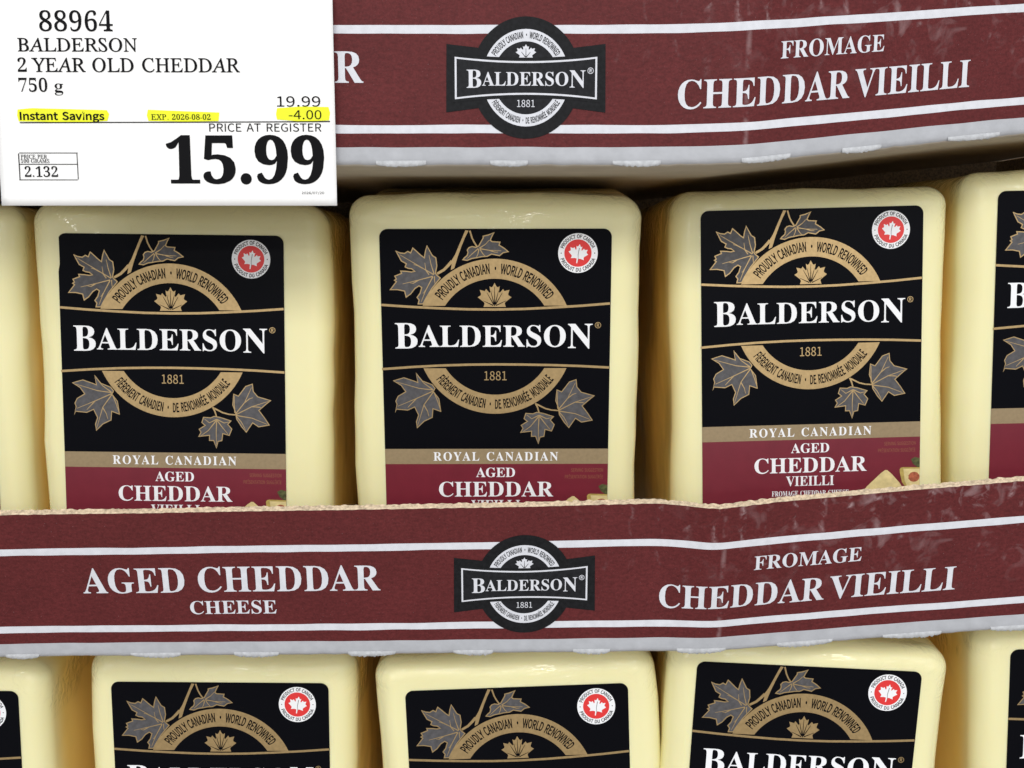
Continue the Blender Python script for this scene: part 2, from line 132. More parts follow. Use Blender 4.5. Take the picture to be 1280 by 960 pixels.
  'V': (201, ['82 0 120 0 201 257 168 257 127 118 102 33 101 33 76 118 34 257 0 257']),
  'W': (307, ['63 0 102 0 140 155 153 213 154 213 167 155 206 0 245 0 298 257 267 257 239 117 225 34 223 34 205 117 169 257 140 257 104 117 86 34 85 34 69 117 42 257 9 257']),
  'X': (201, ['6 0 40 0 77 69 98 111 99 111 121 69 159 0 195 0 120 131 190 257 156 257 121 191 103 153 102 153 82 191 47 257 11 257 81 133']),
  'Y': (186, ['77 0 109 0 109 99 186 257 153 257 120 184 94 128 92 128 67 184 34 257 0 257 77 99']),
  'a': (197, ['76 -5 109 3 139 23 140 23 143 0 169 0 169 117 165 149 154 174 133 189 103 195 61 187 29 170 41 148 67 162 98 168 129 154 137 120 85 111 49 97 28 77 21 49 36 10', '85 21 61 28 51 51 70 82 137 99 137 46 111 28']),
  'g': (197, ['96 -88 136 -82 166 -68 186 -47 193 -22 176 13 126 23 89 23 63 29 56 44 59 57 68 67 96 60 145 78 166 126 161 149 150 166 189 166 189 190 123 190 96 195 69 190 46 177 31 155 25 127 33 97 50 76 50 75 35 60 29 39 34 20 46 8 46 6 25 -13 18 -37 40 -74', '96 82 68 94 56 127 68 160 96 172 125 160 137 127 125 94', '101 -65 60 -56 46 -32 50 -16 65 0 90 -3 123 -3 151 -8 161 -27 145 -54']),
  'i': (96, ['32 0 64 0 64 190 32 190', '48 229 64 235 70 251 64 266 48 271 33 266 27 251 33 235']),
  'n': (214, ['32 0 64 0 64 138 90 160 116 167 144 155 152 116 152 0 184 0 184 120 181 152 170 176 152 190 126 195 91 186 62 162 62 162 58 190 32 190']),
  's': (164, ['82 -5 133 12 151 52 132 90 93 110 65 122 52 143 61 162 88 170 111 165 131 153 146 173 120 189 87 195 39 179 22 141 39 105 77 86 107 72 120 50 111 29 83 20 53 27 27 43 11 22 43 3']),
  't': (132, ['92 -5 127 2 121 27 99 21 76 31 70 58 70 164 121 164 121 190 70 190 70 244 43 244 40 190 9 188 9 164 38 164 38 59 41 33 50 13 66 0']),
  'v': (182, ['73 0 111 0 178 190 146 190 110 82 93 26 91 26 74 82 38 190 5 190']),
  '®': (166, ['83 125 111 131 134 146 150 171 156 202 150 233 134 258 111 273 83 279 54 273 31 258 15 233 9 202 15 171 31 146 54 131', '83 139 41 157 25 202 41 247 83 265 124 247 141 202 124 157', '54 163 70 163 70 191 86 191 100 163 118 163 100 196 110 204 114 217 105 237 84 243 54 243', '70 203 70 230 81 230 94 226 98 216 93 206 80 203']),
  '·': (350, ['175 170 149 159 138 133 149 107 175 96 201 107 212 133 201 159']),
  'È': (206, ['35 0 187 0 187 28 68 28 68 121 165 121 165 149 68 149 68 229 183 229 183 257 35 257', '120 273 134 289 79 340 61 318']),
  'É': (206, ['35 0 187 0 187 28 68 28 68 121 165 121 165 149 68 149 68 229 183 229 183 257 35 257', '107 273 166 318 148 340 92 289']),
 },
}
CAP = {'B': 455.0, 'I': 465.0, 'S': 257.0}
PARSED = {}
def src_of(font): return {'H': 'S', 'F': 'B'}.get(font, font)
def glyph(font, ch):
    k = (font, ch)
    if k not in PARSED:
        src = src_of(font)
        if font == 'I' and ch not in GLYPHS['I']: src = 'B'
        if ch == '.' and font in 'BF':                        # a round full point
            PARSED[k] = (165, [[(82 + 58 * math.cos(i * math.pi / 8), 46 + 58 * math.sin(i * math.pi / 8)) for i in range(16)]])
            return PARSED[k]
        if ch == '-' and src in 'BI':
            PARSED[k] = (190, [[(18, 118), (172, 118), (172, 160), (18, 160)]]); return PARSED[k]
        if font == 'I' and ch == '.':
            PARSED[k] = (150, [[(72 + 38 * math.cos(i * math.pi / 8), 30 + 38 * math.sin(i * math.pi / 8)) for i in range(16)]]); return PARSED[k]
        adv, cs = GLYPHS[src][ch]
        polys = []
        for c in cs:
            n = [float(q) for q in c.split()]
            polys.append([(n[i], n[i + 1]) for i in range(0, len(n), 2)])
        if font == 'I' and src == 'I':
            polys = [[(x - 0.252 * y, y) for x, y in p] for p in polys]
        if font == 'I' and src == 'B':                      # thin the upright stems of a heavy character
            d = 9.0; new = []
            for p in polys:
                m = len(p); q = []
                ar = sum(p[i][0] * p[(i + 1) % m][1] - p[(i + 1) % m][0] * p[i][1] for i in range(m))
                for i in range(m):
                    ax, ay = p[i - 1]; bx, by = p[(i + 1) % m]
                    tx, ty = bx - ax, by - ay; L = math.hypot(tx, ty) or 1.0
                    q.append((p[i][0] - d * (ty / L), p[i][1]))
                new.append(q)
            # an outer outline runs one way and a hole the other: pick the sense that shrinks the ink
            def ink(ps): return abs(sum(sum(p[i][0] * p[(i + 1) % len(p)][1] - p[(i + 1) % len(p)][0] * p[i][1] for i in range(len(p))) for p in ps))
            if ink(new) > ink(polys):
                new = [[(2 * a[0] - b[0], a[1]) for a, b in zip(p, q)] for p, q in zip(polys, new)]
            polys = new
        if font in 'HF' or (font == 'I' and src == 'I'):                                     # a bolder cut of the plain capitals
            d = {'H': 10.0, 'F': 12.0}.get(font, 6.5); new = []
            for p in polys:
                m = len(p); q = []
                for i in range(m):
                    e1 = Vector((p[i][0] - p[i - 1][0], p[i][1] - p[i - 1][1])); e2 = Vector((p[(i + 1) % m][0] - p[i][0], p[(i + 1) % m][1] - p[i][1]))
                    if e1.length < 1e-6 or e2.length < 1e-6: q.append(p[i]); continue
                    n1 = Vector((e1.y, -e1.x)).normalized(); n2 = Vector((e2.y, -e2.x)).normalized(); mm_ = n1 + n2
                    mm_ = mm_ / max(mm_.dot(n1), .5) if mm_.length > 1e-4 else n1
                    q.append((p[i][0] + mm_.x * d, p[i][1] + mm_.y * d * (.12 if font == 'F' else 1)))
                new.append(q)
            def ink2(ps): return abs(sum(sum(p[i][0] * p[(i + 1) % len(p)][1] - p[(i + 1) % len(p)][0] * p[i][1] for i in range(len(p))) for p in ps))
            if ink2(new) < ink2(polys):
                new = [[(2 * a[0] - b[0], 2 * a[1] - b[1]) for a, b in zip(p, q)] for p, q in zip(polys, new)]
            polys = new
        PARSED[k] = (adv, polys)
    return PARSED[k]

# ---------------------------------------------------------------- flat artwork: polygons in (x right, y down) millimetres, one layer above the other
class Art:
    STEP = 0.0035
    def __init__(self): self.shapes = []; self.n = 0; self.mats = []
    def poly(self, contours, mat, same=False):
        if not same: self.n += 1
        if mat not in self.mats: self.mats.append(mat)
        tri = tessellate_polygon([[Vector((x, y, 0)) for x, y in c] for c in contours])
        self.shapes.append(([p for c in contours for p in c], tri, self.mats.index(mat), self.n))
    def text(self, s, font, mat, x0, x1, base, cap, big=None, warp=None, spacing=0.0):
        """letters from x0 to x1 on the line y=base; big = {position: cap height} for taller initials"""
        k = cap / CAP[src_of(font)]; pen = 0.0; out = []
        for i, ch in enumerate(s):
            if ch == ' ':
                pen += (125 if font in 'SH' else 240) * k + spacing; continue
            kc, drop = (big or {}).get(i, (cap, 0.0)); kk = kc / CAP[src_of(font)]
            adv, ps = glyph(font, ch)
            out.append([[(pen + x * kk, y * kk - drop) for x, y in p] for p in ps]); pen += adv * kk + spacing
        xs = [p[0] for g in out for c in g for p in c]
        a, b = min(xs), max(xs); sx = (x1 - x0) / (b - a)
        self.n += 1
        for g in out:
            cs = [[(x0 + (x - a) * sx, base - y) for x, y in c] for c in g]
            if warp: cs = [[warp(x, y) for x, y in c] for c in cs]
            self.poly(cs, mat, same=True)
    def ring_text(self, s, font, mat, cx, cy, r, cap, a0, a1, inside=False, ex=1.0):
        """letters along an arc, angles clockwise from straight up (radians); inside=True reads along the bottom"""
        k = 1 if not inside else -1
        def warp(x, y):
            h = -y; t = a0 + (a1 - a0) * x
            rr = r + h * k
            return (cx + rr * math.sin(t) * ex, cy - rr * math.cos(t))
        self.text(s, font, mat, 0, 1, 0, cap, warp=warp)
    def ribbon(self, pts, width, mat, w_end=None):
        n = len(pts); L, Rr = [], []
        for i, (x, y) in enumerate(pts):
            a = pts[max(0, i - 1)]; b = pts[min(n - 1, i + 1)]
            dx, dy = b[0] - a[0], b[1] - a[1]; d = math.hypot(dx, dy) or 1
            ww = width if w_end is None else width + (w_end - width) * i / (n - 1)
            L.append((x - dy / d * ww / 2, y + dx / d * ww / 2)); Rr.append((x + dy / d * ww / 2, y - dx / d * ww / 2))
        self.poly([L + Rr[::-1]], mat)
    def build(self, name, parent, mapper, z0=0.0, cuts=(), cuts_y=(), step=None):
        """mapper(x, y, height) gives the point in space (metres)"""
        bm = bmesh.new()
        for pts, tri, mi, n in self.shapes:
            vs = [bm.verts.new((x, y, n)) for x, y in pts]
            for t in tri:
                if len({round(pts[i][0], 6) + 1e4 * round(pts[i][1], 6) for i in t}) < 3: continue
                try: f = bm.faces.new([vs[i] for i in t]); f.material_index = mi
                except ValueError: pass
        for c in cuts:
            bmesh.ops.bisect_plane(bm, geom=bm.verts[:] + bm.edges[:] + bm.faces[:], plane_co=(c, 0, 0), plane_no=(1, 0, 0))
        for c in cuts_y:
            bmesh.ops.bisect_plane(bm, geom=bm.verts[:] + bm.edges[:] + bm.faces[:], plane_co=(0, c, 0), plane_no=(0, 1, 0))
        bmesh.ops.recalc_face_normals(bm, faces=bm.faces)
        for v in bm.verts: v.co = Vector(mapper(v.co.x, v.co.y, z0 + (step or self.STEP) * v.co.z))
        bm.normal_update()
        for f in bm.faces:
            if f.normal.y > 0: f.normal_flip()
        return obj(name, bm, [M[m] for m in self.mats], parent)

def obj(name, bm, mats, parent=None, smooth=False):
    me = bpy.data.meshes.new(name); bm.to_mesh(me); bm.free()
    for m in (mats if isinstance(mats, (list, tuple)) else [mats]): me.materials.append(m)
    if smooth: me.polygons.foreach_set('use_smooth', [True] * len(me.polygons))
    o = bpy.data.objects.new(name, me); col.objects.link(o)
    if parent: o.parent = parent
    return o
def empty(name, label, cat, group=None, loc=(0, 0, 0)):
    o = bpy.data.objects.new(name, None); col.objects.link(o); o.location = loc; o.empty_display_size = 0.01
    o['label'] = label; o['category'] = cat
    if group: o['group'] = group
    return o
def arc(cx, cy, r, a0, a1, n, ex=1.0):
    return [(cx + r * ex * math.sin(a0 + (a1 - a0) * i / n), cy - r * math.cos(a0 + (a1 - a0) * i / n)) for i in range(n + 1)]

# ---------------------------------------------------------------- materials
M = {}
def mat(name, color, rough=0.5, spec=0.5, coat=0.0, noise_amt=0.0, noise_scale=400.0, bump=0.0, bump_scale=300.0, metallic=0.0):
    m = bpy.data.materials.new(name); m.use_nodes = True; nt = m.node_tree; b = nt.nodes['Principled BSDF']
    b.inputs['Base Color'].default_value = (*color, 1); b.inputs['Roughness'].default_value = rough
    b.inputs['Specular IOR Level'].default_value = spec; b.inputs['Coat Weight'].default_value = coat
    b.inputs['Metallic'].default_value = metallic
    tc = nt.nodes.new('ShaderNodeTexCoord')
    if noise_amt:
        n = nt.nodes.new('ShaderNodeTexNoise'); n.inputs['Scale'].default_value = noise_scale; n.inputs['Detail'].default_value = 5
        nt.links.new(tc.outputs['Object'], n.inputs['Vector'])
        r = nt.nodes.new('ShaderNodeMapRange'); r.inputs[1].default_value = .3; r.inputs[2].default_value = .7
        r.inputs[3].default_value = 1 - noise_amt; r.inputs[4].default_value = 1 + noise_amt
        nt.links.new(n.outputs['Fac'], r.inputs[0])
        mx = nt.nodes.new('ShaderNodeVectorMath'); mx.operation = 'SCALE'; mx.inputs[0].default_value = color
        nt.links.new(r.outputs[0], mx.inputs['Scale']); nt.links.new(mx.outputs[0], b.inputs['Base Color'])
    if bump:
        n2 = nt.nodes.new('ShaderNodeTexNoise'); n2.inputs['Scale'].default_value = bump_scale; n2.inputs['Detail'].default_value = 4
        nt.links.new(tc.outputs['Object'], n2.inputs['Vector'])
        bp = nt.nodes.new('ShaderNodeBump'); bp.inputs['Strength'].default_value = bump; bp.inputs['Distance'].default_value = 0.0004
        nt.links.new(n2.outputs['Fac'], bp.inputs['Height']); nt.links.new(bp.outputs[0], b.inputs['Normal'])
    M[name] = m
    return m
# the printed film of the labels
mat('label_black', (0.0032, 0.0034, 0.0052), 0.25, 0.05, bump=0.10, bump_scale=60)
mat('label_gold', (0.47, 0.33, 0.16), 0.42, 0.4, noise_amt=0.10, noise_scale=900, metallic=0.7)
mat('label_tan', (0.29, 0.215, 0.12), 0.45, 0.4, noise_amt=0.08, noise_scale=900)
mat('label_grey', (0.085, 0.082, 0.087), 0.45, 0.3, noise_amt=0.22, noise_scale=700)
mat('label_white', (0.86, 0.87, 0.90), 0.4, 0.4)
mat('label_red', (0.72, 0.035, 0.035), 0.4, 0.4)
mat('label_burgundy', (0.165, 0.014, 0.028), 0.38, 0.4, noise_amt=0.06, noise_scale=200, bump=0.08, bump_scale=80)
mat('label_brown', (0.27, 0.095, 0.05), 0.45, 0.4)
mat('picture_cheese', (0.70, 0.57, 0.27), 0.5, 0.3, noise_amt=0.15, noise_scale=500)
mat('picture_rind', (0.44, 0.33, 0.09), 0.5, 0.3, noise_amt=0.2, noise_scale=600)
mat('picture_fig', (0.40, 0.11, 0.055), 0.5, 0.3, noise_amt=0.45, noise_scale=900)
mat('picture_leaf', (0.08, 0.085, 0.03), 0.5, 0.3, noise_amt=0.5, noise_scale=900)
# cardboard printing
mat('print_black', (0.014, 0.0145, 0.017), 0.6, 0.12, noise_amt=0.3, noise_scale=900)
mat('print_dark', (0.010, 0.0105, 0.012), 0.6, 0.12, noise_amt=0.3, noise_scale=900)
mat('print_white', (0.65, 0.66, 0.71), 0.6, 0.15, noise_amt=0.06, noise_scale=500)
mat('board_white', (0.43, 0.44, 0.47), 0.6, 0.3, noise_amt=0.07, noise_scale=250, bump=0.35, bump_scale=350)
mat('board_under', (0.62, 0.56, 0.48), 0.7, 0.2, noise_amt=0.06, noise_scale=120)
mat('board_torn', (0.48, 0.49, 0.51), 0.7, 0.2, noise_amt=0.15, noise_scale=700, bump=0.5, bump_scale=600)
mat('board_kraft', (0.60, 0.48, 0.34), 0.9, 0.1, noise_amt=0.35, noise_scale=900, bump=0.6, bump_scale=1200)
# price card
mat('card_paper', (0.90, 0.895, 0.89), 0.5, 0.3, noise_amt=0.015, noise_scale=60)
mat('card_ink', (0.004, 0.004, 0.005), 0.6, 0.08)
mat('card_highlighter', (0.80, 0.83, 0.02), 0.55, 0.3, noise_amt=0.06, noise_scale=250)
mat('steel', (0.35, 0.35, 0.36), 0.4, 0.5, metallic=1.0)
mat('shelf_board', (0.42, 0.40, 0.37), 0.7, 0.3, noise_amt=0.1, noise_scale=60)

def burgundy_board():
    """matt burgundy print on white-faced corrugated board: fibre mottling, corrugation scuffs near the torn edge (UV in metres)"""
    m = bpy.data.materials.new('print_burgundy'); m.use_nodes = True; nt = m.node_tree; b = nt.nodes['Principled BSDF']; N = nt.nodes.new; Lk = nt.links.new
    b.inputs['Roughness'].default_value = 0.6; b.inputs['Specular IOR Level'].default_value = 0.15
    uv = N('ShaderNodeUVMap'); uv.uv_map = 'UVMap'
    def nz(scale, detail, vec_scale=(1, 1, 1), dist=0.0):
        mp = N('ShaderNodeMapping'); mp.inputs['Scale'].default_value = vec_scale; Lk(uv.outputs[0], mp.inputs[0])
        n = N('ShaderNodeTexNoise'); n.inputs['Scale'].default_value = scale; n.inputs['Detail'].default_value = detail; n.inputs['Distortion'].default_value = dist
        Lk(mp.outputs[0], n.inputs['Vector']); return n.outputs['Fac']
    def rng(v, a, c, d, e):
        r = N('ShaderNodeMapRange'); r.inputs[1].default_value = a; r.inputs[2].default_value = c; r.inputs[3].default_value = d; r.inputs[4].default_value = e
        Lk(v, r.inputs[0]); return r.outputs[0]
    def mul(a, c, op='MULTIPLY'):
        x = N('ShaderNodeMath'); x.operation = op
        for i, v in enumerate((a, c)):
            if isinstance(v, float): x.inputs[i].default_value = v
            else: Lk(v, x.inputs[i])
        return x.outputs[0]
    fibre = mul(nz(1500, 3), nz(800, 3, (0.7, 1.2, 1)), 'ADD')
    mot = mul(rng(fibre, 0.75, 1.3, 0.80, 1.22), rng(nz(60, 3), .3, .7, .92, 1.08))
    base = N('ShaderNodeVectorMath'); base.operation = 'SCALE'; base.inputs[0].default_value = (0.104, 0.0185, 0.0195); Lk(mot, base.inputs['Scale'])
    # scuffs: vertical streaks where the flutes rub, only right of the crease and in the upper half
    sx = N('ShaderNodeSeparateXYZ'); Lk(uv.outputs[0], sx.inputs[0])
    flute = N('ShaderNodeMath'); flute.operation = 'PINGPONG'; flute.inputs[1].default_value = 0.004; Lk(sx.outputs[0], flute.inputs[0])
    line = rng(flute.outputs[0], 0.0, 0.0014, 1.0, 0.0)
    patch = mul(rng(nz(190, 5, (1, .8, 1), 1.2), 0.55, 0.66, 0.0, 1.0), rng(nz(900, 3), .35, .6, .2, 1.0))
    top = rng(sx.outputs[1], 0.0, 0.030, 1.0, 0.0)       # v grows downwards from the torn edge
    rightside = rng(sx.outputs[0], 0.005, 0.075, 0.0, 1.0)
    sc = mul(mul(mul(line, patch), mul(top, rightside)), 0.55)
    smear = mul(mul(rng(nz(120, 5, (1, 1, 1), 1.0), 0.57, 0.76, 0.0, 0.45), rng(sx.outputs[1], 0.0, 0.034, 1.0, 0.0)), rng(sx.outputs[0], 0.04, 0.12, 0.0, 1.0))
    sc = mul(sc, smear, 'ADD')
    dc = N('ShaderNodeMath'); dc.operation = 'SUBTRACT'; Lk(sx.outputs[0], dc.inputs[0]); dc.inputs[1].default_value = 0.0590
    ab = N('ShaderNodeMath'); ab.operation = 'ABSOLUTE'; Lk(dc.outputs[0], ab.inputs[0])
    crease = mul(rng(ab.outputs[0], 0.0002, 0.0010, 0.22, 0.0), rng(nz(260, 4), .42, .62, 0.0, 1.0))
    sc = mul(sc, crease, 'ADD')
    fine = rng(nz(2600, 2), 0.70, 0.80, 0.0, 0.35)
    sc = mul(sc, fine, 'MAXIMUM')
    mx = N('ShaderNodeMix'); mx.data_type = 'RGBA'; Lk(sc, mx.inputs['Factor']); Lk(base.outputs[0], mx.inputs['A']); mx.inputs['B'].default_value = (0.55, 0.42, 0.43, 1)
    Lk(mx.outputs['Result'], b.inputs['Base Color'])
    bp = N('ShaderNodeBump'); bp.inputs['Strength'].default_value = 0.25; bp.inputs['Distance'].default_value = 0.0002; Lk(fibre, bp.inputs['Height']); Lk(bp.outputs[0], b.inputs['Normal'])
    M['print_burgundy'] = m
burgundy_board()

def cheese_mat():
    m = bpy.data.materials.new('wrapped_cheddar'); m.use_nodes = True; nt = m.node_tree; b = nt.nodes['Principled BSDF']; N = nt.nodes.new; Lk = nt.links.new
    tc = N('ShaderNodeTexCoord')
    n = N('ShaderNodeTexNoise'); n.inputs['Scale'].default_value = 28; n.inputs['Detail'].default_value = 5; Lk(tc.outputs['Object'], n.inputs['Vector'])
    cr = N('ShaderNodeValToRGB'); cr.color_ramp.elements[0].position = .3; cr.color_ramp.elements[1].position = .7
    cr.color_ramp.elements[0].color = (0.84, 0.785, 0.445, 1); cr.color_ramp.elements[1].color = (0.86, 0.81, 0.475, 1)
    Lk(n.outputs['Fac'], cr.inputs[0])
    # golden glow of the gaps painted into the side colour, front left paler (object space: the front face is y = 0)
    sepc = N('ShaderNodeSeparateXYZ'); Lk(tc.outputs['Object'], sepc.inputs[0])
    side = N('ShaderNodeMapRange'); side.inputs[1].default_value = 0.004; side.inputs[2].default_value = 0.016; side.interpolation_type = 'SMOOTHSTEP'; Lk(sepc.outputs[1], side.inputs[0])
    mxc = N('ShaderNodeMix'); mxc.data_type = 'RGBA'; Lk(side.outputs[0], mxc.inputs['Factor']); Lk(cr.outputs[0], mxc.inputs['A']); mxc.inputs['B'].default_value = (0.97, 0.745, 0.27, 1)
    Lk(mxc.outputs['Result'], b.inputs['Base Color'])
    b.inputs['Subsurface Weight'].default_value = 0.35; b.inputs['Subsurface Radius'].default_value = (1.0, 0.75, 0.4); b.inputs['Subsurface Scale'].default_value = 0.004
    b.inputs['Roughness'].default_value = 0.45; b.inputs['Specular IOR Level'].default_value = 0.3
    b.inputs['Coat Weight'].default_value = 1.0; b.inputs['Coat Roughness'].default_value = 0.045; b.inputs['Coat IOR'].default_value = 1.45
    # film: crinkles where it is gathered over the top corners, nearly taut elsewhere
    sep = N('ShaderNodeSeparateXYZ'); Lk(tc.outputs['Object'], sep.inputs[0])
    def rng(v, a, c, d, e):
        r = N('ShaderNodeMapRange'); r.inputs[1].default_value = a; r.inputs[2].default_value = c; r.inputs[3].default_value = d; r.inputs[4].default_value = e
        Lk(v, r.inputs[0]); return r.outputs[0]
    topm = rng(sep.outputs[2], 0.113, 0.127, 0.0, 1.0)
    crk = N('ShaderNodeTexNoise'); crk.inputs['Scale'].default_value = 330; crk.inputs['Detail'].default_value = 3; crk.inputs['Distortion'].default_value = 0.8; Lk(tc.outputs['Object'], crk.inputs['Vector'])
    pm = N('ShaderNodeTexNoise'); pm.inputs['Scale'].default_value = 45; pm.inputs['Detail'].default_value = 2; Lk(tc.outputs['Object'], pm.inputs['Vector'])
    msk = rng(pm.outputs['Fac'], 0.40, 0.55, 0.0, 1.0)
    a = N('ShaderNodeMath'); a.operation = 'MULTIPLY'; Lk(crk.outputs['Fac'], a.inputs[0]); Lk(topm, a.inputs[1])
    c = N('ShaderNodeMath'); c.operation = 'MULTIPLY'; Lk(a.outputs[0], c.inputs[0]); Lk(msk, c.inputs[1])
    taut = N('ShaderNodeTexNoise'); taut.inputs['Scale'].default_value = 35; taut.inputs['Detail'].default_value = 2; Lk(tc.outputs['Object'], taut.inputs['Vector'])
    t2 = N('ShaderNodeMath'); t2.operation = 'MULTIPLY_ADD'; Lk(taut.outputs['Fac'], t2.inputs[0]); t2.inputs[1].default_value = 0.45; Lk(c.outputs[0], t2.inputs[2])
    bp = N('ShaderNodeBump'); bp.inputs['Strength'].default_value = 0.9; bp.inputs['Distance'].default_value = 0.0021; Lk(t2.outputs[0], bp.inputs['Height'])
    Lk(bp.outputs[0], b.inputs['Coat Normal'])
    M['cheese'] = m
cheese_mat()

# ---------------------------------------------------------------- maple leaves and the label artwork
def half_leaf(cx, cy, sx, sy, tilt=0.0, flat=False):
    """a maple leaf from its right half; (cx, cy) middle, sx half width, sy half height"""
    h = [(0, 1), (.11, .76), (.20, .70), (.30, .78), (.25, .40), (.31, .35), (.50, .60), (.58, .46), (.88, .54), (.80, .28), (.82, .18), (1.0, .06), (.62, -.28), (.60, -.38), (.66, -.58), (.30, -.50), (.07, -.52)]
    if flat: h = h[:-2] + [(.50, -.58)] 
    else: h += [(.05, -1.0)]
    pts = h + [(-x, y) for x, y in reversed(h) if x > 0]
    ct, st = math.cos(tilt), math.sin(tilt)
    return [(cx + (x * sx) * ct + (y * sy) * st, cy - (y * sy) * ct + (x * sx) * st) for x, y in pts]
def inset(pts, d):
    n = len(pts); ar = sum(pts[i][0] * pts[(i + 1) % n][1] - pts[(i + 1) % n][0] * pts[i][1] for i in range(n)); sg = 1 if ar > 0 else -1
    out = []
    for i in range(n):
        p0, p1, p2 = pts[i - 1], pts[i], pts[(i + 1) % n]
        a = Vector((p1[0] - p0[0], p1[1] - p0[1])).normalized(); b = Vector((p2[0] - p1[0], p2[1] - p1[1])).normalized()
        na, nb = Vector((-a.y, a.x)) * sg, Vector((-b.y, b.x)) * sg
        m = na + nb; q = m.dot(na)
        m = m / max(q, .45) if m.length > 1e-6 else na
        out.append((p1[0] + m.x * d, p1[1] + m.y * d))
    return out

def registered(a, ink, ground, cx, cy, r):
    a.poly([arc(cx, cy, r, 0, 2 * math.pi, 24)[:-1]], ink); a.poly([arc(cx, cy, r * .80, 0, 2 * math.pi, 24)[:-1]], ground)
    a.text('R', 'H', ink, cx - r * .38, cx + r * .42, cy + r * .5, r)

# the label was traced from the middle block; these turn picture measurements into label millimetres
def lab(px, py):
    t = (py - 286) / 270.0
    l, r = 474 + 6 * t, 765 - 3 * t
    y = (py - 286) * (0.2482 + 0.0000470 * (py - 286) + 0.0) * (1.0 if py > 0 else 1)
    return ((px - (l + r) / 2) / (r - l) * 72.0, y)
A4 = lambda x, y: lab(420 + x / 3.2, 230 + y / 3.2)
A5 = lambda x, y: lab(420 + x / 3.2, 430 + y / 3.2)
A7 = lambda x, y: lab(470 + x / 7.53, 280 + y / 7.53)
LW, LH = 36.0, 122.0
def art_leaf(name, pts, conv, veins, parent, mapper, z0, w=0.33, stems=()):
    a = Art(); P = [conv(*p) for p in pts]
    for st, ww, we in stems: a.ribbon([conv(*p) for p in st], ww, 'label_gold', we)
    a.poly([P], 'label_gold'); a.poly([inset(P, w)], 'label_grey')
    for v in veins: a.ribbon([conv(*p) for p in v], 0.34, 'label_gold', 0.14)
    return a.build(name, parent, mapper, z0)

